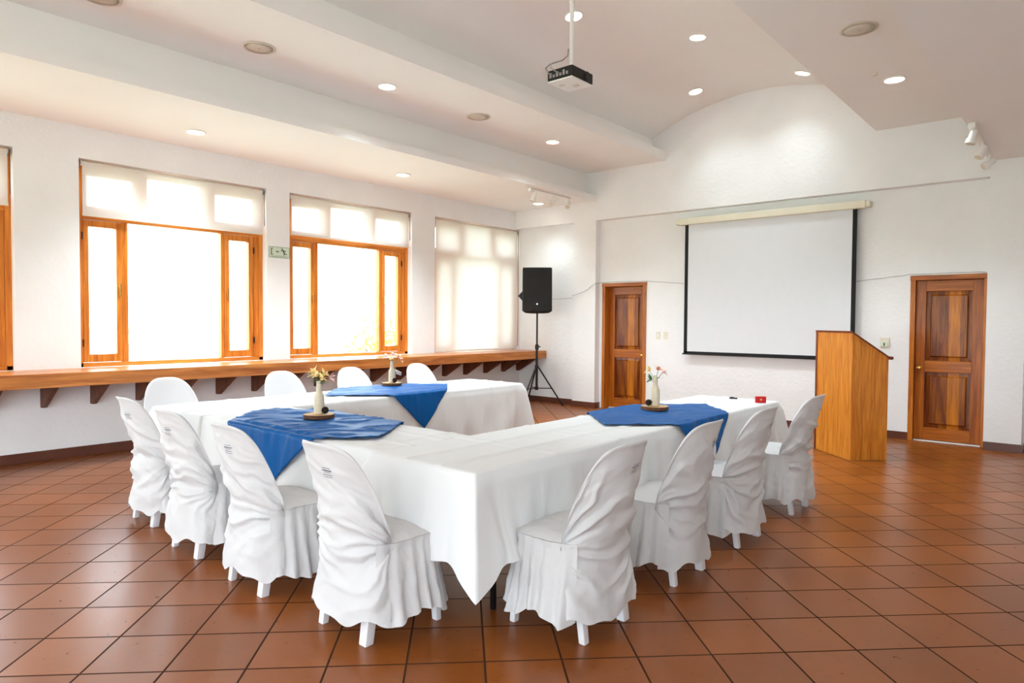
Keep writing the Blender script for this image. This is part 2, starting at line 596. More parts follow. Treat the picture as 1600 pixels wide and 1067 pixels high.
# ------------------------------------------------------------------ windows
def window(idx, y0):
    fx0, fx1 = -8.30, -8.22
    root = bpy.data.objects.new('window_%d' % idx, None)
    C.objects.link(root)
    root.location = (-8.26, y0 + WW / 2, SILL)
    struct(root)
    ox, oy, oz = root.location

    def bx(m_, x0, x1, a0, a1, z0, z1):
        m_.box(x0 - ox, x1 - ox, y0 + a0 - oy, y0 + a1 - oy, z0 - oz, z1 - oz)
    fr = MB()
    for a0, a1 in ((0, 0.055), (WW - 0.055, WW)):
        bx(fr, fx0 - 0.03, fx1 + 0.02, a0, a1, SILL, HEAD)
    bx(fr, fx0, fx1, 0.45, 0.51, SILL, 2.53)
    bx(fr, fx0, fx1, 1.575, 1.613, SILL, 2.53)
    bx(fr, fx0 - 0.01, fx1 + 0.004, WW - 0.118, WW - 0.055, SILL, 2.53)
    bx(fr, fx0, fx1, 0.62, 0.72, 2.60, HEAD)
    bx(fr, fx0, fx1, 1.35, 1.45, 2.60, HEAD)
    fr.build('frame', M['frame'], root, bevel=0.004)
    fr = MB()
    bx(fr, fx0, fx1 + 0.01, 0, WW, 2.52, 2.60)
    bx(fr, fx0, fx1, 0, WW, 3.06, HEAD)
    bx(fr, fx0 - 0.03, fx1 + 0.02, 0, WW, SILL, SILL + 0.045)
    fr.build('rail', M['frame_h'], root, bevel=0.004)
    # casements at the sides, fixed pane between them
    for a0, a1, side in ((0.055, 0.45, 1), (1.615, WW - 0.125, -1)):
        s = MB()
        z0, z1 = SILL + 0.05, 2.515
        for c0, c1 in ((a0 + 0.004, a0 + 0.062), (a1 - 0.062, a1 - 0.004)):
            bx(s, fx0 + 0.015, fx1 + 0.012, c0, c1, z0, z1)
        bx(s, fx0 + 0.015, fx1 + 0.012, a0 + 0.062, a1 - 0.062, z0, z0 + 0.085)
        bx(s, fx0 + 0.015, fx1 + 0.012, a0 + 0.062, a1 - 0.062, z1 - 0.07, z1)
        so = s.build('sash', M['frame'], root, bevel=0.004)
        g = MB()
        bx(g, -8.262, -8.258, a0 + 0.06, a1 - 0.06, z0 + 0.08, z1 - 0.065)
        g.build('pane', M['glass'], so)
        h = MB()
        hy = a1 - 0.03 if side == 1 else a0 + 0.03
        bx(h, fx1 + 0.012, fx1 + 0.03, hy - 0.008, hy + 0.008, 1.70, 1.80)
        bx(h, fx1 + 0.03, fx1 + 0.04, hy - 0.008, hy + 0.008, 1.72, 1.84)
        h.build('handle', M['brass'], so, bevel=0.002)
        k = MB()
        ky = a0 - 0.003 if side == 1 else a1 + 0.003
        for zz in (1.15, 2.3):
            bx(k, fx1 + 0.006, fx1 + 0.026, ky - 0.006, ky + 0.006, zz, zz + 0.08)
        k.build('hinge', M['table_metal'], so)
    for a0, a1 in ((0.055, 0.62), (1.45, WW - 0.055)):
        s = MB()
        for c0, c1 in ((a0 + 0.003, a0 + 0.05), (a1 - 0.05, a1 - 0.003)):
            bx(s, fx0 + 0.015, fx1 + 0.01, c0, c1, 2.605, 3.055)
        bx(s, fx0 + 0.015, fx1 + 0.01, a0 + 0.05, a1 - 0.05, 2.605, 2.66)
        bx(s, fx0 + 0.015, fx1 + 0.01, a0 + 0.05, a1 - 0.05, 2.995, 3.055)
        so = s.build('transom_sash', M['frame'], root, bevel=0.003)
        g = MB()
        bx(g, -8.262, -8.258, a0 + 0.048, a1 - 0.048, 2.655, 3.0)
        g.build('pane', M['glass'], so)
    g = MB()
    bx(g, -8.262, -8.258, 0.51, 1.575, SILL + 0.045, 2.52)
    g.build('pane', M['glass'], root)
    g = MB()
    bx(g, -8.262, -8.258, 0.72, 1.35, 2.60, 3.06)
    g.build('pane', M['glass'], root)
    return root


for i, (wy, kind) in enumerate(WINS):
    window(i + 1, wy)


def blind(y0, y1, zb_, label, chain_side):
    L = y1 - y0
    root = thing('roller_blind', label, 'blind', (-8.15, (y0 + y1) / 2, zb_), 0, None)
    top = 3.13 - zb_
    b = MB()
    b.lathe([(0.024, -L / 2 + 0.01), (0.024, L / 2 - 0.01)], 16, (-0.005, 0, top - 0.03), 'Y')
    smooth_by_angle(b.build('roller_tube', M['blind_rail'], root))
    f = MB()
    f.grid(lambda u, v: (0.020 + 0.0015 * sin(u * 23 + v * 3) * (1 - v), -L / 2 + 0.018 + u * (L - 0.036), v * (top - 0.03)), 30, 12)
    f.build('blind_fabric', M['blind' if top < 1 else 'blind_thick'], root, smooth=True)
    r = MB()
    r.box(0.010, 0.030, -L / 2 + 0.016, L / 2 - 0.016, -0.012, 0.012)
    r.build('bottom_rail', M['blind_rail'], root, bevel=0.003)
    for c0 in (-L / 2, L / 2 - 0.008):
        e = MB()
        e.box(-0.03, 0.03, c0, c0 + 0.008, top - 0.065, top)
        e.build('end_bracket', M['steel'], root)
    s = -1 if chain_side < 0 else 1
    c = MB()
    yy = s * (L / 2 - 0.004)
    zlow = 0.12 if top < 1 else 0.05
    c.tube([(0.034, yy, top - 0.02), (0.036, yy, zlow), (0.040, yy, zlow - 0.02), (0.044, yy, zlow), (0.042, yy, top - 0.02)], 0.0028, 6)
    c.build('pull_chain', M['black'], root)
    return root


blind(-0.25, 1.83, 2.57, 'cream roller blind half lowered, cut off at the left picture edge', 1)
blind(2.44, 4.52, 2.555, 'cream roller blind covering only the top panes left of the exit sign', 1)
blind(4.89, 6.96, 2.60, 'cream roller blind covering only the top panes right of the exit sign', 1)
blind(7.50, 9.58, 0.955, 'cream roller blind lowered all the way to the wooden counter', 1)


# ------------------------------------------------------------------ doors
def door(idx, x0, x1, top, leaf_y, knob_side):
    root = bpy.data.objects.new('door_%d' % idx, None)
    C.objects.link(root)
    cx = (x0 + x1) / 2
    root.location = (cx, leaf_y, 0)
    struct(root)
    w2 = (x1 - x0) / 2
    fy = YR - leaf_y
    f = MB()
    f.box(-w2, -w2 + 0.055, fy - 0.02, 0.12, 0, top)
    f.box(w2 - 0.055, w2, fy - 0.02, 0.12, 0, top)
    f.build('door_jamb', M['door_frame'], root, bevel=0.004)
    f = MB()
    f.box(-w2 - 0.005, w2 + 0.005, fy - 0.025, 0.12, top - 0.06, top)
    f.build('door_head', M['door_rail'], root, bevel=0.004)
    a = w2 - 0.058
    t1 = top - 0.064
    z0 = 0.02
    th = MB()
    th.box(-a, a, -0.012, 0.05, 0, 0.014)  # white strip stands in for the lit gap under the door
    th.build('lit_gap_strip', M['white'], root)
    st = MB()
    st.box(-a, -a + 0.105, 0, 0.04, z0, t1)
    st.box(a - 0.105, a, 0, 0.04, z0, t1)
    st.build('door_stile', M['door_stile'], root, bevel=0.004)
    rl = MB()
    for c0, c1 in ((z0, 0.17), (0.86, 1.0), (t1 - 0.13, t1)):
        rl.box(-a + 0.105, a - 0.105, 0.001, 0.039, c0, c1)
    rl.build('door_rail', M['door_rail'], root, bevel=0.004)
    for c0, c1 in ((0.17, 0.86), (1.0, t1 - 0.13)):
        p = MB()
        q = a - 0.105
        # raised panel with sloping shoulders
        o4 = [(-q, 0.028, c0), (q, 0.028, c0), (q, 0.028, c1), (-q, 0.028, c1)]
        i4 = [(-q + 0.045, 0.024, c0 + 0.045), (q - 0.045, 0.024, c0 + 0.045), (q - 0.045, 0.024, c1 - 0.045), (-q + 0.045, 0.024, c1 - 0.045)]
        j4 = [(-q + 0.06, 0.006, c0 + 0.06), (q - 0.06, 0.006, c0 + 0.06), (q - 0.06, 0.006, c1 - 0.06), (-q + 0.06, 0.006, c1 - 0.06)]
        p.add(o4 + i4 + j4, [(k, (k + 1) % 4, 4 + (k + 1) % 4, 4 + k) for k in range(4)] + [(4 + k, 4 + (k + 1) % 4, 8 + (k + 1) % 4, 8 + k) for k in range(4)] + [(8, 9, 10, 11)])
        p.build('door_panel', M['door'], root)
    k = MB()
    kx = knob_side * (a - 0.05)
    k.lathe([(0.026, 0), (0.026, -0.008), (0.012, -0.012), (0.012, -0.035), (0.024, -0.045), (0.028, -0.06), (0.022, -0.072), (0.004, -0.076)], 20, (kx, 0, 0.91), 'Y')
    smooth_by_angle(k.build('door_knob', M['brass'], root), 0.7)
    return root


door(1, DL[0], DL[1], DL[2], 9.74, 1)
door(2, DR[0], DR[1], DR[2], 9.66, -1)

# ------------------------------------------------------------------ wooden counter under the windows
bench = thing('wooden_counter', 'long polished wooden counter fixed to the wall under the windows', 'counter', (-7.78, 3.0, 0.93))
b = MB()
b.box(-0.318, 0.32, -5.5, 6.6, -0.005, 0.0)
b.box(-0.318, 0.325, -5.5, 6.6, -0.035, -0.005)
b.build('counter_top', M['bench'], bench, bevel=0.003)
b = MB()
b.box(0.285, 0.325, -5.5, 6.6, -0.135, -0.035)
b.box(-0.318, 0.285, 6.575, 6.6, -0.135, -0.035)
b.build('front_board', M['bench'], bench, bevel=0.002)
yb = [-3.3 + 0.0]
ys = [1.62, 2.07, 2.52, 2.97, 3.42, 3.88, 4.34, 4.79, 5.25, 5.72, 6.2, 6.69, 7.17, 7.66, 8.15, 8.65, 9.12, 9.54]
ys = [1.17, 0.72] + ys
for y in ys:
    b = MB()
    b.prism([(-0.318, -0.035), (-0.318, -0.385), (-0.255, -0.385), (0.20, -0.12), (0.20, -0.035)], 'Y', y - 3.0 - 0.022, y - 3.0 + 0.022)
    b.build('bracket', M['bracket'], bench, bevel=0.002)


# ------------------------------------------------------------------ cloth helpers
def fbm(x, y, z, o=3):
    return noise.fractal(Vector((x, y, z)), 1.0, 2.0, o, noise_basis='PERLIN_ORIGINAL')


def ridge(x, y, z):
    return 1 - min(1, abs(noise.noise(Vector((x, y, z)))) * 2.2)


TZ = 0.74


def folding_table(x0, x1, y0, y1, label):
    cx, cyy = (x0 + x1) / 2, (y0 + y1) / 2
    root = thing('folding_table', label, 'table', (cx, cyy, 0), 0, None)
    hx, hy = (x1 - x0) / 2, (y1 - y0) / 2
    b = MB()
    b.box(-hx, hx, -hy, hy, TZ - 0.03, TZ)
    b.build('tabletop', M['table_top'], root, bevel=0.006)
    lx, ly = hx - 0.12, hy - 0.12
    if hx > hy:
        lx = hx - 0.25
    else:
        ly = hy - 0.25
    for sx in (-1, 1):
        for sy in (-1, 1):
            l = MB()
            l.tube([(sx * lx, sy * ly, TZ - 0.03), (sx * lx, sy * ly, 0.0)], 0.016, 10)
            l.build('leg', M['table_metal'], root, smooth=True)
    for k in (-1, 1):
        s = MB()
        if hx > hy:
            s.tube([(k * lx, -ly, 0.16), (k * lx, ly, 0.16)], 0.011, 8)
        else:
            s.tube([(-lx, k * ly, 0.16), (lx, k * ly, 0.16)], 0.011, 8)
        s.build('crossbar', M['table_metal'], root, smooth=True)
    return root


folding_table(-2.84, -2.14, 2.24, 4.12, 'table under the white cloth at the corner nearest the camera')
folding_table(-2.84, -2.14, 4.16, 6.06, 'table under the white cloth at the end nearest the lectern')
folding_table(-4.87, -2.90, 2.29, 2.93, 'table under the white cloth joining the two arms of the U')
folding_table(-5.74, -4.95, 2.26, 4.06, 'table under the white cloth near the windows, at the left corner')
folding_table(-5.74, -4.95, 4.10, 5.86, 'table under the white cloth near the windows, at the free end')


def tablecloth(x0, x1, y0, y1, top, hem, sides, label, seed, corner_drop=None, amp=0.02, wr=0.004):
    """white cloth: flat top with folds, hanging sides ('x-','x+','y-','y+'), loose points at the corners"""
    b = MB()
    nx, ny = int((x1 - x0) / 0.0125), int((y1 - y0) / 0.0125)
    long_y = (y1 - y0) > (x1 - x0)

    def ztop(x, y):
        s_, t_ = (x, y) if long_y else (y, x)
        c1 = (x0 + x1) / 2 if long_y else (y0 + y1) / 2
        z = top
        for off in (-0.12, 0.13):                       # long pressed creases
            d = s_ - c1 - off + 0.02 * fbm(t_ * 0.9, seed, 1)
            z += 0.007 * exp(-(d / 0.022) ** 2)
        for k in range(1, 6):                           # cross creases
            d = t_ - ((y0 if long_y else x0) + 0.63 * k) + 0.015 * fbm(s_ * 2, seed, 2)
            z += 0.006 * exp(-(d / 0.022) ** 2)
        q = ridge(x * 1.6 + seed, y * 2.2, seed)
        z += wr * max(0, q - 0.75) * 4 * 0.5
        e = min(x - x0, x1 - x, y - y0, y1 - y)
        return z - 0.006 * exp(-(e / 0.012) ** 2)
    b.grid(lambda u, v: (x0 + u * (x1 - x0), y0 + v * (y1 - y0), ztop(x0 + u * (x1 - x0), y0 + v * (y1 - y0))), nx, ny)
    # perimeter walk
    segs = []
    order = [('y-', (x0, y0), (x1, y0), (0, -1)), ('x+', (x1, y0), (x1, y1), (1, 0)), ('y+', (x1, y1), (x0, y1), (0, 1)), ('x-', (x0, y1), (x0, y0), (-1, 0))]
    for i_, (nm, p, q, nrm) in enumerate(order):
        if nm not in sides:
            continue
        L = sqrt((q[0] - p[0]) ** 2 + (q[1] - p[1]) ** 2)
        prv = order[(i_ - 1) % 4]
        nxt = order[(i_ + 1) % 4]
        cp = prv[0] in sides
        cn = nxt[0] in sides
        nv = 28
        nu = nx if nm[0] == 'y' else ny

        def f(u, v, p=p, q=q, nrm=nrm, L=L, cp=cp, cn=cn, prv=prv, nxt=nxt, nm=nm):
            s_ = u * L
            px = p[0] + (q[0] - p[0]) * u
            py = p[1] + (q[1] - p[1]) * u
            drop = top - hem
            dp, dn = s_, L - s_
            ex = 0.0
            G_ = 0.0
            dx = dy = 0.0
            Fc = 0.02 + 0.10 * v
            for on, d, other, key in ((cp, dp, prv[3], p), (cn, dn, nxt[3], q)):
                if on:
                    g = exp(-(d / 0.05) ** 2)
                    g2 = exp(-(d / 0.036) ** 2)
                    g3 = 0.55 / (1 + (d / 0.06) ** 6) + 0.45 * exp(-(d / 0.03) ** 2)
                    ex += g3 * (corner_drop or {}).get((key[0] == x1, key[1] == y1), 0.08)
                    G_ = max(G_, g)
                    # the loose point swings outwards along the diagonal
                    dx += other[0] * g2 * Fc * min(1, v * 8)
                    dy += other[1] * g2 * Fc * min(1, v * 8)
                    h = exp(-(((d - 0.14) / 0.05) ** 2))
                    dx -= nrm[0] * h * v * 0.032
                    dy -= nrm[1] * h * v * 0.032
            wv = amp * (fbm(s_ * 2.6 + seed, seed * 1.3 + i_, v * 0.5) * 2.4 + 0.7 * sin(s_ * 11 + seed + 3 * fbm(s_, 0, seed)) + 1.2 * ridge(s_ * 3.1, v * 0.8 + s_ * 0.7, seed))
            for on, d in ((cp, dp), (cn, dn)):
                if on:
                    wv += 0.020 * sin(8.5 * math.atan2(d, v * drop + 0.03) + seed) * exp(-d / 0.4) * min(1, v * 2)
            cr = (s_ + 0.13 * seed) % 0.33 - 0.165
            wv += 0.006 * exp(-(cr / 0.006) ** 2) / (0.3 + v)
            flare = (0.012 + 0.045 * v + wv * v) * (1 - G_) + Fc * G_
            flare *= min(1, v * 8)
            z = ztop(px, py) - v * (drop + ex) + 0.012 * v * fbm(s_ * 2, seed, 9) * (1 - G_)
            return (px + nrm[0] * flare + dx, py + nrm[1] * flare + dy, z)
        b.grid(f, nu, nv)
    o = b.build('tablecloth', M['cloth'], None, smooth=True, merge=True)
    tag(o, label, 'tablecloth')
    return o


tablecloth(-5.77, -4.92, 2.23, 5.90, TZ + 0.008, 0.24, ('x+', 'x-', 'y+', 'y-'), 'white tablecloth on the table row nearest the windows', 3.1, amp=0.016, corner_drop={(True, True): 0.05, (False, True): 0.05})
tablecloth(-4.915, -2.865, 2.25, 2.965, TZ + 0.010, 0.36, ('y-', 'y+'), 'white tablecloth on the middle row between the two long rows', 7.7, amp=0.024, wr=0.006)
tablecloth(-2.865, -2.11, 2.20, 6.10, TZ + 0.016, 0.34, ('x+', 'x-', 'y+', 'y-'), 'white tablecloth on the row from the near corner towards the lectern', 5.2, amp=0.030,
           corner_drop={(True, False): 0.11, (False, False): 0.02, (True, True): 0.1, (False, True): 0.1})


def blue_cloth(cx, cyy, half, rot, x0, x1, y0, y1, top, label, seed, amp=0.006, stretch=1.0, hang=1.0):
    """square cloth laid across the table; where it passes an edge it folds down"""
    b = MB()
    n_ = 90
    ca, sa = cos(rot), sin(rot)

    def f(u, v):
        a = (u * 2 - 1) * half * stretch
        c = (v * 2 - 1) * half
        px = cx + a * ca - c * sa
        py = cyy + a * sa + c * ca
        # crumples on the top
        wz = amp * (max(0, ridge(a * 4.2 + c * 1.5 + seed, c * 9 - a * 2, seed) - 0.55) * 2.2)
        wz += amp * 0.6 * (1 + fbm(a * 5 + seed, c * 5, 0))
        x, y, z = px, py, top + 0.006 + wz
        d = 0
        e = 0.03
        if px > x1 + e:
            d = px - x1 - e
            x = x1 + e + 0.05 * min(1, d * 2) + 0.012 * fbm(py * 7, d * 2, seed)
        if px < x0 - e:
            d = x0 - e - px
            x = x0 - e - 0.05 * min(1, d * 2)
        if py < y0 - e:
            d = y0 - e - py
            y = y0 - e - 0.06 * min(1, d * 2) - 0.014 * (1 + fbm(px * 7, d * 2, seed))
        if py > y1 + e:
            d = py - y1 - e
            y = y1 + e + 0.05 * min(1, d * 2)
        if d:
            z = top + 0.004 - d * hang
        elif x > x1 - 0.005 or x < x0 + 0.005 or y < y0 + 0.005 or y > y1 - 0.005:
            z = top + 0.005
        return (x, y, z)
    b.grid(f, n_, n_)
    o = b.build('blue_table_cloth', M['blue'], None, smooth=True)
    md = o.modifiers.new('thickness', 'SOLIDIFY')
    md.thickness = 0.0025
    md.offset = 1
    tag(o, label, 'table runner', None)
    return o


blue_cloth(-5.34, 4.34, 0.56, radians(46), -5.77, -4.92, 2.23, 5.90, TZ + 0.012, 'blue cloth laid diamond-wise on the table row by the windows', 1.3)
blue_cloth(-3.97, 2.56, 0.60, radians(38), -4.9, -2.87, 2.25, 2.965, TZ + 0.014, 'bright blue cloth laid on the middle table row behind the left chairs', 4.4, amp=0.010)
blue_cloth(-2.44, 4.54, 0.54, pi / 4, -2.865, -2.11, 2.20, 6.10, TZ + 0.020, 'blue cloth laid diamond-wise on the table row on the right', 8.8)

# ------------------------------------------------------------------ chairs
def leg_mesh(x, y, dx, dy, w_, name, root, top=0.44):
    l = MB()
    h = w_ / 2
    l.add([(x + dx + sx * h * 0.8, y + dy + sy * h * 0.7, 0) for sx, sy in ((-1, -1), (1, -1), (1, 1), (-1, 1))] +
          [(x + sx * h, y + sy * h * 0.9, top) for sx, sy in ((-1, -1), (1, -1), (1, 1), (-1, 1))],
          [(3, 2, 1, 0), (4, 5, 6, 7)] + [(k, (k + 1) % 4, (k + 1) % 4 + 4, k + 4) for k in range(4)])
    return smooth_by_angle(l.build(name, M['plastic'], root, bevel=0.006), 0.8)


A_, B_ = 0.23, 0.14


def back_xy(t, z, inset=0.0, a=A_, bb=B_):
    yc = -0.08 - 0.23 * max(0, z - 0.45)
    th = t * pi / 2
    return (a - inset) * sin(th), yc - (bb) * cos(th) + inset * 1.6 * cos(th) + inset * 0.2


def arch(t, lo=0.44, hi=0.912, p=4.9, q=3.5):
    s_ = abs(sin(t * pi / 2))
    return lo + (hi - lo) * max(0.0, 1 - s_ ** p) ** (1 / q)


def make_cover_chair(seed, label, loc, rz):
    root = thing('covered_chair', label, 'chair', loc, rz, 'white covered chairs around the tables')
    rnd = random.Random(seed)
    for x, y, dx, dy, w_ in ((-0.168, -0.105, -0.004, -0.062, 0.048), (0.160, -0.105, 0.000, -0.062, 0.064), (-0.195, 0.19, -0.01, 0.03, 0.045), (0.195, 0.19, 0.01, 0.03, 0.045)):
        leg_mesh(x, y, dx, dy, w_, 'leg', root)
    b = MB()
    zs = 0.455
    sd = seed * 3.7
    side_bias = rnd.choice((-1, 1))

    def hem(t):
        return 0.112 + 0.018 * sin(t * 6 + sd) + 0.010 * sin(t * 13 + sd * 2)

    def wrinkle(x, z, t):
        """gathers that radiate from the seat corners, plus slanting folds across the back"""
        d = 0.0
        for sx, w0 in ((1, 1.0), (-1, 0.9)):
            px, pz = sx * 0.25, 0.44
            r = sqrt((x - px) ** 2 + (z - pz) ** 2)
            an = math.atan2(z - pz, (px - x) * sx + 1e-4)
            k = ridge(an * 2.6 + 0.8 * fbm(x * 4, z * 4, sd) + sd + sx * 3, r * 1.6, sd)
            d += w0 * 0.028 * (k - 0.55) * exp(-((r - 0.16) / 0.17) ** 2)
        u_ = x * 0.86 * side_bias + z * 0.5
        v_ = -x * 0.5 * side_bias + z * 0.86
        k = ridge(u_ * 2.2 + sd, v_ * 7.5 + 0.7 * fbm(x * 3, z * 3, sd + 5), sd * 0.7)
        m_ = exp(-((z - 0.60) / 0.20) ** 2)
        d += 0.025 * (k - 0.55) * m_
        k = ridge(u_ * 4 + sd * 2, v_ * 17 + fbm(x * 5, z * 5, sd), sd)
        d += 0.009 * (k - 0.5) * exp(-((z - 0.58) / 0.28) ** 2)
        # soft hanging folds below the seat
        if z < 0.45:
            q = (0.45 - z) / 0.35
            d += 0.010 * q * sin(x * 26 + sd + 2 * fbm(x * 3, z * 2, sd)) + 0.010 * q * fbm(x * 9, z * 3, sd)
        d += 0.005 * fbm(x * 14, z * 11, sd + 9)
        return d

    def outer(u, v):
        t = u * 2 - 1
        h = arch(t)
        z = hem(t) + v * (h - hem(t))
        x, y = back_xy(t, z, 0.0, A_ + 0.045 * max(0, 0.45 - z) / 0.35 + 0.010 * exp(-((z - 0.48) / 0.06) ** 2))
        th = t * pi / 2
        rim = min(1, (h - z) / 0.05)
        edge = 1 - exp(-((1 - abs(t)) / 0.03) ** 2) if z > 0.3 else 1
        d = wrinkle(A_ * t, z, t) * rim * edge + 0.007 * exp(-((h - z - 0.012) / 0.012) ** 2)
        # cloth is pulled in at the waist of the back, between wings and seat
        if z < 0.45:
            y -= 0.035 * (0.45 - z) / 0.35
        return (x + sin(th) * d, y - cos(th) * d, z)
    b.grid(outer, 90, 90)

    def inner(u, v):
        t = u * 2 - 1
        h = arch(t)
        if v >= 0.999:
            return outer(u, 1.0)
        z = zs + v * (h - zs)
        x, y = back_xy(t, z, 0.022)
        bl = min(1, (h - z) / 0.02)
        d = 0.004 * fbm(x * 8, z * 6, sd)
        y += d
        return (x, y - (1 - bl) * 0.004, z)
    b.grid(inner, 90, 24)

    # seat outline: from the right wing round the front to the left wing
    def path(u):
        P_ = [(0.213, -0.155), (0.236, -0.05), (0.239, 0.05), (0.236, 0.13), (0.215, 0.18), (0.16, 0.20), (0.0, 0.205)]
        s_ = u * 2 if u <= 0.5 else (1 - u) * 2
        sg = 1 if u <= 0.5 else -1
        k = s_ * (len(P_) - 1)
        i_ = min(int(k), len(P_) - 2)
        f_ = k - i_
        P0 = P_[max(i_ - 1, 0)]
        P1, P2 = P_[i_], P_[i_ + 1]
        P3 = P_[i_ + 2] if i_ + 2 < len(P_) else (-P_[i_][0], P_[i_][1])
        def cr(a, b_, c, d_):
            return 0.5 * ((2 * b_) + (-a + c) * f_ + (2 * a - 5 * b_ + 4 * c - d_) * f_ ** 2 + (-a + 3 * b_ - 3 * c + d_) * f_ ** 3)
        return cr(P0[0], P1[0], P2[0], P3[0]) * sg, cr(P0[1], P1[1], P2[1], P3[1])

    def nrm(u):
        e = 0.004
        ax, ay = path(max(0, u - e))
        bx_, by_ = path(min(1, u + e))
        d = Vector((bx_ - ax, by_ - ay))
        d.normalize()
        return -d.y * -1, -d.x

    NP = 17

    def skirt(u, v):
        x, y = path(u)
        nx, ny = nrm(u)
        v2 = 1 - v                       # v = 1 at the seat seam, 0 at the hem
        endf = min(1, min(u, 1 - u) / 0.045)
        ph = 2 * pi * NP * u + 1.3 * fbm(u * 6, v2 * 0.6, sd)
        pl = (0.5 + 0.5 * sin(ph)) * (0.004 + 0.022 * v2 ** 0.8) + 0.018 * v2 * fbm(u * 11, v2, sd + 2)
        pl += 0.004 * fbm(u * 60, v2 * 8, sd)
        off = 0.004 + 0.055 * v2 ** 1.2 + pl * endf
        z = 0.455 - v2 * (0.455 - 0.112 - 0.026 * sin(u * 24 + sd) * endf - 0.016 * fbm(u * 9, 1, sd))
        puff = 0.010 * exp(-(v2 / 0.06) ** 2)
        return (x + nx * (off + puff) * (0.3 + 0.7 * endf), y + ny * (off + puff) * (0.3 + 0.7 * endf), z)
    b.grid(skirt, 200, 30)

    # seat cushion
    outl = [Vector((*skirt(k / 200, 1.0)[:2], 0.455)) for k in range(201)]
    outl += [Vector((*back_xy((-1 + 2 * k / 40), zs, 0.022), 0.455)) for k in range(1, 40)]
    c0 = Vector((0, 0.02, 0.478))
    rings = 10
    vs = []
    for r in range(rings):
        f_ = 1 - r / rings
        for k, p in enumerate(outl):
            q = c0.lerp(p, f_)
            bump = 0.023 * (1 - f_ ** 3.5)
            wz = 0.006 * ridge(q.x * 9 + sd, q.y * 5 + sd, 1.0) * min(1, 6 * (1 - f_)) * 0.7
            vs.append((q.x, q.y, 0.457 + bump + wz))
    vs.append((0, 0.02, 0.480))
    m_ = len(outl)
    fs = [(r * m_ + k, r * m_ + (k + 1) % m_, (r + 1) * m_ + (k + 1) % m_, (r + 1) * m_ + k) for r in range(rings - 1) for k in range(m_)]
    fs += [((rings - 1) * m_ + k, (rings - 1) * m_ + (k + 1) % m_, rings * m_) for k in range(m_)]
    b.add(vs, fs)
    cov = b.build('chair_cover', M['cover'], root, smooth=True, merge=True)
    # printed tag: a few rows of tiny faded lettering
    p = MB()
    for row, (w_, th_) in enumerate(((0.052, 0.0025), (0.066, 0.005), (0.046, 0.0022), (0.060, 0.0028), (0.064, 0.0022))):
        zz = 0.800 - row * 0.0105
        xx = -w_ / 2
        while xx < w_ / 2:
            ln = rnd.uniform(0.003, 0.009)
            u0 = (math.asin((xx + 0.045) / A_) / (pi / 2) + 1) / 2
            u1 = (math.asin((min(xx + ln, w_ / 2) + 0.045) / A_) / (pi / 2) + 1) / 2

            def onb(uu, zv):
                t = uu * 2 - 1
                v_ = (zv - hem(t)) / (arch(t) - hem(t))
                q = outer(uu, v_)
                th = t * pi / 2
                return (q[0] + sin(th) * 0.003, q[1] - cos(th) * 0.003, q[2])
            p.add([onb(u0, zz - th_), onb(u1, zz - th_), onb(u1, zz), onb(u0, zz)], [(0, 1, 2, 3)])
            xx += ln + rnd.uniform(0.0008, 0.002)
    lb = p.build('printed_label', M['ink'], cov)
    lb['label'] = 'small dark print on the back of the cover'
    return root


CH = [
    ((-2.59, 2.00), 0, 'white covered chair nearest the camera, left of the hanging tablecloth corner', 1),
    ((-3.43, 1.97), 0, 'white covered chair in front of the hanging point of the bright blue cloth', 2),
    ((-4.24, 2.00), 0, 'second white covered chair from the left end of the middle row', 3),
    ((-5.10, 2.08), 0, 'white covered chair at the far left end of the middle row', 4),
    ((-1.87, 2.66), pi / 2, 'white covered chair nearest the camera, right of the hanging tablecloth corner', 5),
    ((-1.88, 3.54), pi / 2, 'second white covered chair along the right row, before the blue cloth', 6),
    ((-1.87, 4.39), pi / 2, 'third white covered chair along the right row, next to the blue cloth', 7),
    ((-1.86, 5.39), pi / 2, 'white covered chair at the lectern end of the right row', 8),
]
for (x, y), rz, lab, sd in CH:
    make_cover_chair(sd, lab, (x, y, 0), rz)


def make_plain_chair(label, loc, rz):
    root = thing('plastic_chair', label, 'chair', loc, rz, 'plain white chairs on the window side')
    for x, y, dx, dy, w_ in ((-0.18, -0.19, -0.012, -0.05, 0.05), (0.18, -0.19, 0.012, -0.05, 0.05), (-0.20, 0.19, -0.01, 0.03, 0.045), (0.20, 0.19, 0.01, 0.03, 0.045)):
        leg_mesh(x, y, dx, dy, w_, 'leg', root)
    s = MB()
    s.grid(lambda u, v: ((u - 0.5) * (0.46 + 0.02 * v) * (1 - 0.10 * max(0, abs(u - 0.5) * 2 - 0.8) * 0), -0.2 + 0.45 * v, 0.445 - 0.02 * (1 - (2 * u - 1) ** 2) * (1 - (2 * v - 1) ** 2) - 0.03 * max(0, v - 0.85) / 0.15), 20, 20)
    so = s.build('seat', M['plastic'], root, smooth=True)
    md = so.modifiers.new('thickness', 'SOLIDIFY')
    md.thickness = 0.02
    bk = MB()

    def f(u, v):
        t = u * 2 - 1
        h = arch(t, 0.50, 0.915, 3.2, 2.2)
        z = 0.43 + v * (h - 0.43)
        yc = -0.15 - 0.30 * max(0, z - 0.45)
        th = t * pi / 2
        rim = exp(-((h - z) / 0.012) ** 2)
        return 0.25 * sin(th), yc - 0.11 * cos(th) - 0.008 * rim * cos(th), z
    bk.grid(f, 48, 30)
    bo = bk.build('backrest', M['plastic'], root, smooth=True)
    md = bo.modifiers.new('thickness', 'SOLIDIFY')
    md.thickness = 0.014
    md.offset = 0
    return root


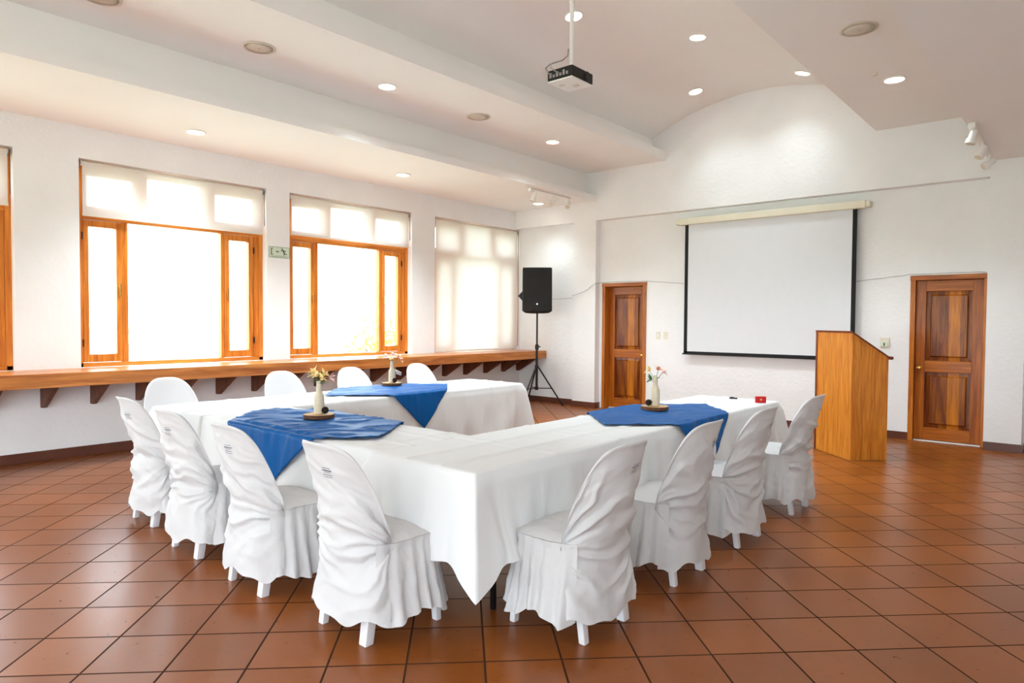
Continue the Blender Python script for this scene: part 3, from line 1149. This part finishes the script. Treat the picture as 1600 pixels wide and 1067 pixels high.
pc = make_plain_chair('plain white chair by the windows, leftmost of four', (-6.03, 2.60, 0), -pi / 2)
for y, lab in ((3.74, 'plain white chair by the windows, between the far left chair and the flower vases'), (4.61, 'plain white chair by the windows, partly behind the farther vase'), (5.61, 'plain white chair by the windows, rightmost of four')):
    dup(pc, (-6.03, y, 0), -pi / 2, lab)


# ------------------------------------------------------------------ centrepieces
def petal(b, base, d, L, w_, curl, up):
    """one petal: a curved leaf shape"""
    d = Vector(d).normalized()
    side = d.cross(Vector((0, 0, 1)))
    if side.length < 0.01:
        side = Vector((1, 0, 0))
    side.normalize()
    nn = side.cross(d)
    rows = []
    for i in range(6):
        s_ = i / 5
        wd = w_ * sin(pi * min(0.98, 0.12 + s_ * 0.86)) ** 0.8
        c = Vector(base) + d * L * s_ + nn * curl * s_ * s_ * L
        rows.append((c - side * wd, c + nn * wd * 0.25, c + side * wd))
    vs = [q for r in rows for q in r]
    b.add(vs, [(i * 3 + k, i * 3 + k + 1, i * 3 + k + 4, i * 3 + k + 3) for i in range(5) for k in range(2)])


def flower(x, y, z, tip, pm, label, seed, grp):
    """one lily-like flower on its stem, the stem standing in the bottle neck"""
    rnd = random.Random(seed)
    root = thing('flower', label, 'flower', (x, y, z), 0, grp)
    tx, ty, tz = tip
    s = MB()
    s.tube([(0, 0, 0), (tx * 0.25, ty * 0.25, tz * 0.45), (tx * 0.8, ty * 0.8, tz * 0.85), tip], 0.0018, 6)
    s.build('stem', M['leaf'], root, smooth=True)
    bl = MB()
    ax = Vector((tx, ty, tz * 0.35)).normalized() if abs(tx) + abs(ty) > 0.005 else Vector((0, 0, 1))
    e1 = ax.orthogonal().normalized()
    e2 = ax.cross(e1)
    for k in range(6):
        a = 2 * pi * k / 6 + rnd.uniform(-0.2, 0.2)
        d = ax * 0.75 + (e1 * cos(a) + e2 * sin(a)) * 0.8
        petal(bl, tip, d, 0.050 * rnd.uniform(0.85, 1.1), 0.0145, -0.25, 0)
    o = bl.build('blossom', pm, root, smooth=True)
    lf = MB()
    for k in range(3):
        a = rnd.uniform(0, 2 * pi)
        petal(lf, (tx * 0.5, ty * 0.5, tz * 0.55), (cos(a), sin(a), 0.3), 0.04, 0.005, -0.2, 0)
    lf.build('leaf', M['leaf'], root, smooth=True)
    return root


def centrepiece(x, y, z, where, cone_at, flowers, seed, ribbon=False):
    rnd = random.Random(seed)
    sl = thing('wood_slice', 'round wood slice with bark edge under the vase %s' % where, 'tray', (x, y, z), 0, 'wood slices under the vases')
    b = MB()
    rad = [0.105 * (1 + 0.03 * sin(3 * a + seed) + 0.02 * sin(7 * a)) for a in [2 * pi * k / 40 for k in range(40)]]
    vs, fs = [], []
    for zz, sc in ((0, 0.97), (0.008, 1.0), (0.022, 1.0), (0.028, 0.985)):
        vs += [(rad[k] * sc * cos(2 * pi * k / 40), rad[k] * sc * sin(2 * pi * k / 40), zz) for k in range(40)]
    fs = [(r * 40 + k, r * 40 + (k + 1) % 40, (r + 1) * 40 + (k + 1) % 40, (r + 1) * 40 + k) for r in range(3) for k in range(40)] + [tuple(range(39, -1, -1))]
    b.add(vs, fs)
    b.build('bark_edge', M['bark'], sl)
    b = MB()
    b.add([(rad[k] * 0.985 * cos(2 * pi * k / 40), rad[k] * 0.985 * sin(2 * pi * k / 40), 0.0285) for k in range(40)], [tuple(range(40))])
    b.build('cut_face', M['slice'], sl)
    zt_ = z + 0.0295
    bt = MB()
    prof_ = [(0.030, 0), (0.034, 0.004)]
    k = 0
    h = 0.006
    while h < 0.225:                                    # cord wound round a bottle
        if h < 0.115:
            r = 0.034 + 0.001 * sin(h * 30)
        elif h < 0.165:
            q = (h - 0.115) / 0.05
            r = 0.034 - 0.015 * (3 * q * q - 2 * q ** 3)
        else:
            r = 0.019 - 0.002 * (h - 0.165) / 0.06
        prof_.append((r + (0.0012 if k % 2 else -0.0003), h))
        h += 0.0022
        k += 1
    prof_ += [(0.0165, 0.228), (0.0125, 0.228), (0.0125, 0.15)]
    bt.lathe(prof_, 28)
    bo = bt.build('bottle_vase', M['bottle'], None, smooth=True, loc=(x, y, zt_))
    tag(bo, 'cream cord-wound bottle vase %s' % where, 'vase', 'bottle vases on the tables')
    if ribbon:
        r = MB()
        for i_ in range(5):
            ang = radians(-20 + 22 * i_)
            r.tube([(0.035, 0, 0.14), (0.050 + 0.01 * i_, 0.012 * i_ - 0.02, 0.13 - 0.006 * i_), (0.06 + 0.006 * i_, 0.014 * i_ - 0.02, 0.09 - 0.004 * i_)], 0.004, 6)
        rb = r.build('ribbon_bow', M['ribbon'], bo, smooth=True)
        rb.rotation_euler = (0, 0, 0.6)
    # cone: overlapping scales round a core
    cx_, cy_ = cone_at
    c = MB()
    for k in range(90):
        ph = k * 2.39996
        zz = 1 - 2 * (k + 0.5) / 90
        rr = sqrt(1 - zz * zz)
        n_ = Vector((rr * cos(ph), rr * sin(ph), zz))
        e1 = n_.orthogonal().normalized()
        e2 = n_.cross(e1)
        p0 = n_ * 0.018
        c.add([p0 + e1 * 0.006, p0 + e2 * 0.006, p0 - e1 * 0.006, p0 - e2 * 0.006, n_ * 0.027 + Vector((0, 0, 0.003))], [(0, 1, 4), (1, 2, 4), (2, 3, 4), (3, 0, 4)])
    c.lathe([(0.002, -0.02), (0.014, -0.015), (0.020, 0), (0.014, 0.015), (0.002, 0.02)], 14)
    co = c.build('pine_cone', M['cone'], None, loc=(x + cx_, y + cy_, zt_ + 0.025))
    tag(co, 'small dark cone beside the vase %s' % where, 'cone', 'cones beside the vases')
    for k, (tip, pm, lab) in enumerate(flowers):
        flower(x, y, zt_ + 0.165, tip, M[pm], lab, seed * 10 + k, 'flowers in the bottle vases')


# picture-right on the table is (+0.76, +0.65) in room directions
def R_(r, up, f=0.0):
    return (0.758 * r - 0.652 * f, 0.652 * r + 0.758 * f, up)


centrepiece(-4.07, 2.67, TZ + 0.030, 'on the middle table row', R_(0.047, 0, -0.02)[:2], [
    (R_(-0.035, 0.125), 'pet_y', 'pale yellow flower, highest in the vase on the middle row'),
    (R_(-0.01, 0.095, -0.02), 'pet_y', 'yellow flower low in the front of the middle row vase'),
    (R_(0.035, 0.105), 'pet_y', 'cream flower leaning right in the middle row vase'),
    (R_(0.03, 0.085, -0.03), 'pet_y', 'yellow flower at the right front of the middle row vase'),
    (R_(0.075, 0.085), 'pet_p', 'pale pink flower hanging out furthest right of the middle row vase'),
    (R_(-0.045, 0.10, 0.01), 'pet_y', 'cream flower leaning left in the middle row vase')], 1)
centrepiece(-5.60, 4.56, TZ + 0.028, 'on the row by the windows', R_(0.035, 0, -0.035)[:2], [
    (R_(-0.055, 0.105), 'pet_p', 'pink-white flower at the left of the vase by the windows'),
    (R_(0.01, 0.125), 'pet_p', 'pink flower at the top of the vase by the windows'),
    (R_(0.0, 0.085, -0.02), 'pet_y', 'cream flower low in the vase by the windows'),
    (R_(0.065, 0.10), 'pet_p', 'pink flower at the right of the vase by the windows'),
    (R_(0.085, 0.07), 'pet_o', 'salmon flower drooping at the far right of the vase by the windows')], 2, ribbon=True)
centrepiece(-2.55, 4.66, TZ + 0.036, 'on the right table row', R_(-0.055, 0, -0.02)[:2], [
    (R_(-0.045, 0.105), 'pet_y', 'pale yellow flower at the left of the right row vase'),
    (R_(0.02, 0.11), 'pet_o', 'peach flower at the top right of the right row vase'),
    (R_(0.055, 0.09), 'pet_p', 'pink flower leaning right in the right row vase'),
    (R_(-0.03, 0.04, 0), 'leaf', 'green bud low at the left of the right row vase')], 3)

# small things at the lectern end of the right row
b = MB()
b.box(-0.035, 0.035, -0.014, 0.014, 0, 0.012)
b.box(-0.030, 0.005, -0.010, 0.010, 0.012, 0.018)
o = b.build('marker', M['black'], None, bevel=0.003, loc=(-2.45, 5.92, TZ + 0.022))
o.rotation_euler = (0, 0, 0.5)
tag(o, 'small black object lying on the far end of the right tablecloth', 'marker')
b = MB()
b.box(-0.045, 0.045, -0.012, 0.012, 0, 0.055)
o = b.build('red_box', M['red'], None, bevel=0.002, loc=(-2.17, 5.83, TZ + 0.019))
o.rotation_euler = (0, 0, 0.7)
tag(o, 'small bright red box on the right table before the lectern', 'box')
b = MB()
b.box(-0.008, 0.008, -0.0135, -0.012, 0.02, 0.036)
b.build('light_mark', M['pet_o'], o)

# ------------------------------------------------------------------ lectern
lec = thing('lectern', 'tall wooden lectern with sloping top standing right of the screen', 'lectern', (-2.42, 8.21, 0), radians(-44.0))
LW, LD, LH, LH2 = 0.70, 0.41, 1.355, 1.10
b = MB()
b.box(0.03, LW - 0.0, 0, 0.02, 0.0, LH)
b.build('front_panel', M['lectern'], lec, bevel=0.002)
for x0, x1 in ((LW - 0.02, LW), (0.0, 0.02)):
    b = MB()
    b.prism([(0.02, 0), (LD, 0), (LD, LH2), (0.02, LH)], 'X', x0, x1)
    b.build('side_panel', M['lectern'], lec, bevel=0.002)
b = MB()
b.box(-0.004, 0.03, -0.006, 0.022, 0, LH + 0.004)
b.build('corner_post', M['lectern_trim'], lec, bevel=0.003)
b = MB()
sl_ = (LH2 - LH) / (LD - 0.02)
b.prism([(-0.008, LH), (LD + 0.03, LH + sl_ * (LD + 0.03)), (LD + 0.03, LH + sl_ * (LD + 0.03) + 0.02), (-0.008, LH + 0.018)], 'X', -0.008, LW + 0.008)
b.build('sloping_top', M['lectern_trim'], lec, bevel=0.003)
b = MB()
zz = LH + sl_ * (LD + 0.03) + 0.02
b.tube([(-0.008, LD + 0.03, zz), (LW + 0.012, LD + 0.03, zz)], 0.018, 12)
smooth_by_angle(b.build('book_ledge', M['lectern_trim'], lec), 0.7)
b = MB()
b.box(0.02, LW - 0.02, 0.03, LD, 0.62, 0.64)
b.build('shelf', M['lectern'], lec)

# ------------------------------------------------------------------ projection screen
scr = thing('projection_screen', 'large pulled-down projection screen with black border on the back wall', 'screen', (-3.535, 9.53, 0.98))
b = MB()
b.box(-1.145, 1.145, -0.008, -0.006, 0.035, 1.97)
b.build('screen_surface', M['screen'], scr)
b = MB()
b.box(-1.20, -1.145, -0.0085, -0.0055, 0.0, 1.97)
b.box(1.145, 1.20, -0.0085, -0.0055, 0.0, 1.97)
b.box(-1.20, 1.20, -0.0085, -0.0055, 0.0, 0.035)
b.build('border', M['screen_border'], scr)
b = MB()
b.tube([(-1.22, -0.007, -0.005), (1.22, -0.007, -0.005)], 0.012, 10)
b.build('weight_bar', M['screen_border'], scr, smooth=True)
b = MB()
b.box(-1.29, 1.30, -0.05, 0.05, 1.95, 2.05)
b.build('housing', M['cream'], scr, bevel=0.012)
for s_ in (-1, 1):
    b = MB()
    b.box(s_ * 1.32 - 0.03, s_ * 1.32 + 0.03, -0.035, 0.088, 1.965, 2.035)
    b.build('wall_bracket', M['cream'], scr, bevel=0.008)
scr.rotation_euler = (0, 0, 0)

# ------------------------------------------------------------------ speaker on its stand
st = thing('speaker_stand', 'black tripod stand under the loudspeaker in the window corner', 'stand', (-7.27, 9.10, 0))
b = MB()
b.tube([(0, 0, 0.28), (0, 0, 1.0)], 0.021, 14)
b.tube([(0, 0, 1.0), (0, 0, 1.66)], 0.016, 14)
smooth_by_angle(b.build('pole', M['black'], st), 0.7)
b = MB()
b.lathe([(0.032, 0.97), (0.034, 1.0), (0.032, 1.05), (0.022, 1.06)], 16)
b.tube([(0.03, 0, 1.02), (0.075, 0, 1.02)], 0.010, 8)
b.build('clamp_collar', M['black'], st)
for k in range(3):
    a = radians((37, 150, 272)[k])
    l = MB()
    l.tube([(0.03 * cos(a), 0.03 * sin(a), 0.66), (0.45 * cos(a), 0.45 * sin(a), 0.012)], 0.013, 10)
    lo = smooth_by_angle(l.build('leg', M['black'], st), 0.7)
    f = MB()
    f.lathe([(0.02, 0), (0.02, 0.03)], 10, (0.45 * cos(a), 0.45 * sin(a), 0))
    f.build('rubber_foot', M['black'], lo)
    s = MB()
    s.tube([(0.02 * cos(a), 0.02 * sin(a), 0.30), (0.26 * cos(a), 0.26 * sin(a), 0.30)], 0.008, 8)
    s.build('brace', M['black'], st, smooth=True)
b = MB()
b.lathe([(0.034, 0.64), (0.036, 0.66), (0.034, 0.70)], 14)
b.lathe([(0.03, 0.27), (0.03, 0.33)], 14)
b.build('hub', M['black'], st)

spk = thing('loudspeaker', 'black loudspeaker on the tripod stand in the window corner', 'speaker', (-7.27, 9.10, 1.60), radians(38))
# cabinet seen from its grille side, narrowing to the back
out = [(-0.255, -0.17), (-0.10, -0.195), (0.10, -0.195), (0.255, -0.17), (0.255, -0.11), (0.15, 0.16), (-0.15, 0.16), (-0.255, -0.11)]
b = MB()
ring = []
lev = [(0.0, 0.80), (0.035, 1.0), (0.72, 0.985), (0.765, 0.97), (0.772, 0.93)]
vs = []
for z_, s_ in lev:
    vs += [(x * s_, y * (s_ if z_ > 0 else 0.9), z_ - (0.012 * (1 - (x / 0.26) ** 2) if z_ < 0.04 else 0)) for x, y in out]
n = len(out)
b.add(vs, [(r * n + k, r * n + (k + 1) % n, (r + 1) * n + (k + 1) % n, (r + 1) * n + k) for r in range(len(lev) - 1) for k in range(n)] + [tuple(range(n - 1, -1, -1)), tuple(range((len(lev) - 1) * n, len(lev) * n))])
smooth_by_angle(b.build('cabinet', M['black'], spk, bevel=0.006), 0.7)
b = MB()
b.grid(lambda u, v: (-0.235 + 0.47 * u, -0.200 - 0.012 * (1 - (2 * u - 1) ** 2), 0.05 + 0.70 * v), 16, 4)
b.build('grille', M['speaker_mesh'], spk, smooth=True)
b = MB()
b.lathe([(0.016, 0), (0.016, -0.004)], 16, (0.0, -0.2125, 0.15), 'Y')
b.build('badge', M['steel'], spk)
b = MB()
b.prism([(-0.25, 0.20), (-0.33, 0.29), (-0.25, 0.38)], 'Y', -0.06, 0.05)
b.build('carry_handle', M['black'], spk, bevel=0.004)

# cable from the speaker along the wall, over both doors
pts = [(-7.05, 9.24, 1.84), (-7.0, 9.45, 1.85), (-6.95, 9.600, 1.87), (-6.87, 9.605, 1.855), (-6.82, 9.605, 1.90), (-6.80, 9.47, 1.90), (-6.70, 9.468, 1.92), (-6.60, 9.468, 1.95), (-6.50, 9.468, 1.99), (-6.40, 9.468, 2.05), (-6.322, 9.47, 2.10), (-6.32, 9.585, 2.115), (-5.86, 9.585, 2.115), (-5.43, 9.585, 2.11), (-5.1, 9.61, 2.085), (-4.72, 9.61, 2.04), (-3.6, 9.61, 1.97), (-2.4, 9.61, 2.0), (-2.05, 9.61, 2.03), (-1.74, 9.59, 2.065), (-1.2, 9.585, 2.07), (-0.95, 9.585, 2.06)]
fine = []
for i_ in range(len(pts) - 1):
    p_, q_ = Vector(pts[i_]), Vector(pts[i_ + 1])
    for k in range(4):
        fine.append(p_.lerp(q_, k / 4) + Vector((0, 0, 0.004 * sin(i_ * 2.1 + k * 1.3))))
fine.append(Vector(pts[-1]))
b = MB()
b.tube(fine, 0.0035, 6)
tag(b.build('wall_cable', M['wire'], None, smooth=True), 'thin grey cable running along the back wall over both doors', 'cable')


# ------------------------------------------------------------------ wall fittings
def plate(x, z, label, name, cat, w_=0.07, h_=0.115, detail='toggle', grp=None):
    root = thing(name, label, cat, (x, YR, z), 0, grp)
    b = MB()
    b.box(-w_ / 2, w_ / 2, -0.008, 0, -h_ / 2, h_ / 2)
    b.build('cover_plate', M['cream'], root, bevel=0.002)
    b = MB()
    if detail == 'toggle':
        b.box(-0.012, 0.012, -0.014, -0.008, -0.028, 0.028)
    else:
        b.box(-0.012, 0.012, -0.011, -0.008, 0.008, 0.034)
        b.box(-0.012, 0.012, -0.011, -0.008, -0.034, -0.008)
    b.build('insert', M['white'] if detail == 'toggle' else M['cream'], root)


plate(-5.22, 1.245, 'cream switch plate, left of the pair between left door and screen', 'light_switch', 'switch')
plate(-5.09, 1.245, 'cream switch plate, right of the pair between left door and screen', 'light_switch', 'switch', detail='socket')
r_ = thing('thermostat', 'small cream wall control between the lectern and the right door', 'wall control', (-2.005, YR, 1.21))
b = MB()
b.box(-0.055, 0.055, -0.012, 0, -0.06, 0.065)
b.build('cover_plate', M['cream'], r_, bevel=0.003)
b = MB()
b.box(-0.045, 0.035, -0.022, -0.012, -0.05, 0.01)
b.build('dial_face', M['sign'], r_, bevel=0.002)
b = MB()
b.box(-0.010, 0.004, -0.024, -0.022, -0.04, 0.0)
b.build('dial', M['sign_ink'], r_)

# exit sign on the pier between the first two windows
sg = thing('exit_sign', 'pale green exit sign with running figure on the pier between windows', 'sign', (XW + 0.001, 4.715, 2.335))
b = MB()
b.box(0, 0.006, -0.148, 0.148, -0.072, 0.072)
b.build('sign_board', M['sign'], sg)
b = MB()
for y0_, y1_, z0_, z1_ in ((-0.148, 0.148, 0.066, 0.072), (-0.148, 0.148, -0.072, -0.066), (-0.148, -0.142, -0.066, 0.066), (0.142, 0.148, -0.066, 0.066), (-0.13, 0.13, -0.046, -0.043)):
    b.box(0.006, 0.0075, y0_, y1_, z0_, z1_)
b.build('border_line', M['sign_line'], sg)
b = MB()
def yz(poly, x0_=0.006, x1_=0.008):
    b.prism(poly, 'X', x0_, x1_)
b.box(0.006, 0.008, -0.118, -0.108, -0.035, 0.052)
b.box(0.006, 0.008, -0.108, -0.090, 0.044, 0.052)
b.box(0.006, 0.008, -0.108, -0.090, -0.035, -0.027)
yz([(-0.050, 0.008), (-0.032, 0.022), (-0.032, 0.013), (-0.004, 0.013), (-0.004, 0.003), (-0.032, 0.003), (-0.032, -0.006)])
b.lathe([(0.0095, 0.006), (0.0095, 0.008)], 14, (0, 0.040, 0.045), 'X')
yz([(0.046, 0.036), (0.060, 0.030), (0.078, -0.002), (0.064, -0.008), (0.050, 0.012)])
yz([(0.050, 0.030), (0.022, 0.014), (0.018, 0.020), (0.044, 0.038)])
yz([(0.058, 0.032), (0.084, 0.026), (0.094, 0.012), (0.088, 0.008), (0.078, 0.018), (0.058, 0.022)])
yz([(0.066, 0.000), (0.062, -0.022), (0.060, -0.036), (0.068, -0.036), (0.076, -0.016), (0.078, -0.002)])
yz([(0.070, -0.004), (0.092, -0.014), (0.112, -0.018), (0.110, -0.026), (0.090, -0.024), (0.068, -0.014)])
b.build('running_figure', M['sign_ink'], sg)
b = MB()
rnd = random.Random(5)
yy = -0.11
while yy < 0.11:
    ln = rnd.uniform(0.006, 0.014)
    b.box(0.006, 0.0075, yy, yy + ln, -0.061, -0.053)
    yy += ln + 0.004
b.build('small_lettering', M['sign_line'], sg)

# ------------------------------------------------------------------ ceiling fittings
def downlight(x, y, z, label, tilt=0.0, watts=92, r=0.105):
    root = thing('downlight', label, 'ceiling light', (x, y, z), 0, 'round recessed downlights')
    root.rotation_euler = (0, tilt, 0)
    b = MB()
    b.lathe([(r, 0.002), (r, -0.008), (r * 0.86, -0.012), (r * 0.80, -0.004), (r * 0.80, 0.002)], 32)
    smooth_by_angle(b.build('trim_ring', M['white'], root), 0.8)
    b = MB()
    b.lathe([(r * 0.79, -0.004), (r * 0.5, -0.006), (0.002, -0.007)], 32)
    b.build('lamp_diffuser', M['lamp'], root, smooth=True)
    ld = bpy.data.lights.new('downlight_lamp', 'SPOT')
    ld.energy = watts
    ld.color = (0.82, 0.955, 1.0)
    ld.spot_size = radians(115)
    ld.spot_blend = 1.0
    ld.shadow_soft_size = 0.07
    lo = bpy.data.objects.new('downlight_lamp', ld)
    C.objects.link(lo)
    lo.parent = root
    lo.location = (0, 0, -0.03)
    return root


def vz(x):
    return zt - Rv + sqrt(Rv * Rv - (x - cxv) ** 2)


def vt(x):
    return math.asin((x - cxv) / Rv)


ZB, ZS, ZR, ZTOP = 3.468, 3.948, 3.878, 4.715
downlight(-1.55, 4.0, ZR, 'downlight in the right soffit above the camera side of the tables, unseen and added', 0, 30)  # extra lamp out of view, added to the lighting
downlight(-7.36, 3.31, ZB, 'lit downlight above the windows, nearest the left picture edge')
downlight(-7.26, 6.10, ZB, 'lit downlight above the windows, above the second window')
downlight(-7.22, 9.05, ZB, 'lit downlight above the windows, beside the spotlight rail in the corner', 0, 18)
downlight(-5.76, 4.62, ZS, 'lit downlight in the raised soffit, near the middle of the picture top')
downlight(-5.74, 7.50, ZS, 'lit downlight in the raised soffit, nearer the back wall')
downlight(-4.22, 5.86, vz(-4.22) - 0.004, 'lit downlight in the vault, right behind the projector pole', vt(-4.22))
downlight(-3.50, 7.28, vz(-3.50) - 0.003, 'lit downlight near the crown of the vault, right of the projector', vt(-3.50))
downlight(-4.26, 8.82, vz(-4.26) - 0.004, 'lit downlight in the vault close above the arched wall', vt(-4.26), 15)
downlight(-2.86, 8.93, vz(-2.86) - 0.004, 'lit downlight in the vault beside the edge of the right soffit', vt(-2.86), 14)
downlight(-1.55, 7.59, ZR, 'lit downlight in the right soffit', 0, 75)


for k, y in enumerate((-6.4, -3.6, -0.8)):  # rows out of view, added to brighten the room evenly
    downlight(-7.30, y, ZB, 'unseen added downlight above the windows, row %s the camera' % ('farthest behind', 'second behind', 'just behind')[k], 0, (84, 70, 40)[k])
    downlight(-5.75, y, ZS, 'unseen added downlight in the left raised soffit, row %s the camera' % ('farthest behind', 'second behind', 'just behind')[k], 0, (84, 70, 40)[k])
    downlight(-3.66, y, ZTOP, 'unseen added downlight in the crown of the vault, row %s the camera' % ('farthest behind', 'second behind', 'just behind')[k], 0, (84, 70, 40)[k])
    downlight(-1.55, y, ZR, 'unseen added downlight in the right raised soffit, row %s the camera' % ('farthest behind', 'second behind', 'just behind')[k], 0, (84, 70, 40)[k])


def ceiling_speaker(x, y, z, label, r=0.145):
    root = thing('ceiling_speaker', label, 'ceiling speaker', (x, y, z), 0, 'flat round ceiling speakers')
    b = MB()
    b.lathe([(r, 0.001), (r, -0.005), (r * 0.9, -0.010), (r * 0.86, -0.006)], 36)
    smooth_by_angle(b.build('rim', M['disc'], root), 0.8)
    b = MB()
    b.lathe([(r * 0.87, -0.006), (r * 0.4, -0.010), (0.004, -0.011)], 36)
    b.build('grille', M['disc'], root, smooth=True)
    b = MB()
    b.lathe([(0.010, -0.010), (0.010, -0.014), (0.003, -0.015)], 12)
    b.build('badge', M['steel'], root)


ceiling_speaker(-5.90, 1.93, ZS, 'flat round ceiling speaker cut by the top picture edge')
ceiling_speaker(-5.86, 3.22, ZS, 'flat round ceiling speaker in the raised soffit, upper left')
ceiling_speaker(-5.75, 6.02, ZS, 'flat round ceiling speaker in the raised soffit, near the middle')
ceiling_speaker(-1.52, 6.12, ZR, 'flat round ceiling speaker in the right soffit')

# smoke sensor speck on the right soffit
b = MB()
b.lathe([(0.022, 0.0), (0.022, -0.01), (0.012, -0.02)], 16)
o = smooth_by_angle(b.build('sensor', M['cream'], None, loc=(-1.66, 7.30, ZR)), 0.8)
tag(o, 'tiny cream sensor on the right soffit beside the downlight', 'sensor')


def spot_track(x, y0, y1, z, label, heads):
    root = thing('spotlight_track', label, 'track light', (x, (y0 + y1) / 2, z))
    cyy = (y0 + y1) / 2
    b = MB()
    b.box(-0.017, 0.017, y0 - cyy, y1 - cyy, -0.022, 0)
    b.box(-0.03, 0.03, y0 - cyy - 0.02, y0 - cyy + 0.07, -0.045, 0)
    b.build('rail', M['white'], root, bevel=0.003)
    for i_, (y, az, tilt) in enumerate(heads):
        hd = MB()
        hd.tube([(0, y - cyy, -0.02), (0, y - cyy, -0.075)], 0.012, 8)
        d = Vector((cos(az) * cos(tilt), sin(az) * cos(tilt), sin(tilt)))
        p = Vector((0, y - cyy, -0.115))
        hd.tube([p - d * 0.07, p - d * 0.06, p + d * 0.02, p + d * 0.025, p + d * 0.065, p + d * 0.07], [0.022, 0.030, 0.034, 0.044, 0.046, 0.042], 18)
        h = smooth_by_angle(hd.build('lamp_head', M['white'], root), 0.6)
        l = MB()
        l.tube([p + d * 0.0705, p + d * 0.072], 0.036, 18)
        l.build('lens', M['disc'], h)
    return root


spot_track(-6.50, 7.95, 8.97, 3.468, 'white three-head spotlight track near the window corner', [(8.03, -2.2, -1.2), (8.50, -1.5, -0.9), (8.92, -1.2, -0.75)])
spot_track(-0.90, 7.60, 9.06, 3.328, 'white three-head spotlight track at the far right above the door', [(7.66, -2.6, -1.3), (8.38, -2.4, -1.0), (9.02, -2.6, -0.6)])

# projector hanging from the vault
pr = thing('projector', 'ceiling-mounted projector hanging from a white pole', 'projector', (-3.61, 4.97, 3.58))
b = MB()
b.box(-0.135, 0.135, -0.16, 0.16, 0.012, 0.105)
b.build('body', M['black'], pr, bevel=0.008)
b = MB()
b.box(-0.132, 0.132, -0.157, 0.157, 0.0, 0.012)
b.build('bottom_shell', M['white'], pr, bevel=0.004)
b = MB()
b.lathe([(0.03, 0), (0.03, -0.004), (0.012, -0.006)], 20, (0.03, 0.05, 0.0))
b.box(-0.10, -0.04, -0.05, -0.02, -0.002, 0)
b.build('vent_cover', M['disc'], pr)
b = MB()
for k in range(6):
    b.box(-0.11 + k * 0.036, -0.088 + k * 0.036, -0.163, -0.16, 0.035, 0.06 if k % 2 else 0.08)
b.build('connector', M['steel'], pr)
b = MB()
b.lathe([(0.045, 0), (0.045, 0.012), (0.035, 0.02)], 20, (0.135, 0.06, 0.055), 'X')
b.build('lens', M['table_metal'], pr)
b = MB()
b.tube([(-0.03, 0.06, 0.115), (-0.03, 0.06, vz(-3.64) - 3.58)], 0.021, 16)
b.tube([(-0.03, 0.06, 0.75), (-0.03, 0.06, 0.78)], 0.025, 16)
smooth_by_angle(b.build('pole', M['white'], pr), 0.8)
b = MB()
b.box(-0.09, 0.03, 0.0, 0.12, 0.105, 0.118)
b.build('mount_plate', M['white'], pr)
b = MB()
b.tube([(-0.05, 0.035, 0.34), (-0.05, 0.03, 0.28), (-0.07, -0.02, 0.23), (-0.12, -0.14, 0.17), (-0.14, -0.18, 0.13), (-0.115, -0.175, 0.08), (-0.08, -0.165, 0.06)], 0.006, 8)
b.tube([(-0.11, -0.13, 0.18), (-0.08, -0.19, 0.12), (-0.02, -0.19, 0.07), (0.0, -0.165, 0.06)], 0.005, 8)
b.build('cable', M['wire'], pr, smooth=True)

# ------------------------------------------------------------------ outside the windows
b = MB()
b.add([(-3000, -3000, -5), (3000, -3000, -5), (3000, 3000, -5), (-3000, 3000, -5)], [(0, 1, 2, 3)])
g = b.build('valley_ground', M['grass'], None)
struct(g)
b = MB()
b.box(-8.6, 6.0, -12.0, 10.0, -5.0, -0.02)
g = b.build('bounce_slab', M['concrete'], None)  # unseen slab, kept pale as a reflector for the ceiling
struct(g)


def tree(x, y, z0, h, r, label, seed):
    rnd = random.Random(seed)
    root = thing('tree', label, 'tree', (x, y, z0), 0, 'trees outside the windows')
    t_ = MB()
    t_.tube([(0, 0, 0), (0.1, 0, h * 0.4), (0.05, 0.1, h * 0.75)], [0.12, 0.09, 0.05], 8)
    for k in range(6):
        a = k * 1.05
        t_.tube([(0.07, 0, h * (0.4 + 0.05 * k)), (r * 0.6 * cos(a), r * 0.6 * sin(a), h * (0.6 + 0.05 * k))], [0.04, 0.015], 6)
    t_.build('trunk', M['bark'], root, smooth=True)
    l = MB()
    for k in range(1500):
        d = Vector((rnd.gauss(0, 1), rnd.gauss(0, 1), rnd.gauss(0, 0.8))).normalized() * rnd.uniform(0.4, 1.0) * r
        p = Vector((0, 0, h * 0.75)) + d
        a = Vector((rnd.gauss(0, 1), rnd.gauss(0, 1), rnd.gauss(0, 1))).normalized()
        c_ = a.orthogonal().normalized()
        s_ = rnd.uniform(0.05, 0.09)
        l.add([p - a * s_, p + c_ * s_ * 0.5, p + a * s_, p - c_ * s_ * 0.5], [(0, 1, 2, 3)])
    l.build('foliage', M['foliage'], root)


tree(-14.0, 7.4, -5, 6.4, 1.1, 'yellow-green tree outside, seen through the left window', 3)
tree(-15.0, 12.2, -5, 7.2, 1.3, 'pale green tree outside, seen through the middle window', 4)
# low hedge lines on the far shore
for k, (x, y0_, y1_, hh) in enumerate(((-150, -60, 330, 1.6), (-320, -200, 700, 3.5))):
    b = MB()
    rnd = random.Random(k)
    n = 120
    b.grid(lambda u, v, x=x, a=y0_, c=y1_, hh=hh: (x + 4 * sin(u * 9) - 3 * v, a + (c - a) * u, -5 + v * hh * (0.6 + 0.5 * (fbm(u * 40, k, 0) + 0.5))), n, 2)
    o = b.build('hedge_line', M['shore'], None)
    tag(o, ('nearer' if k == 0 else 'farther') + ' low line of shrubs across the valley outside the windows', 'hedge')
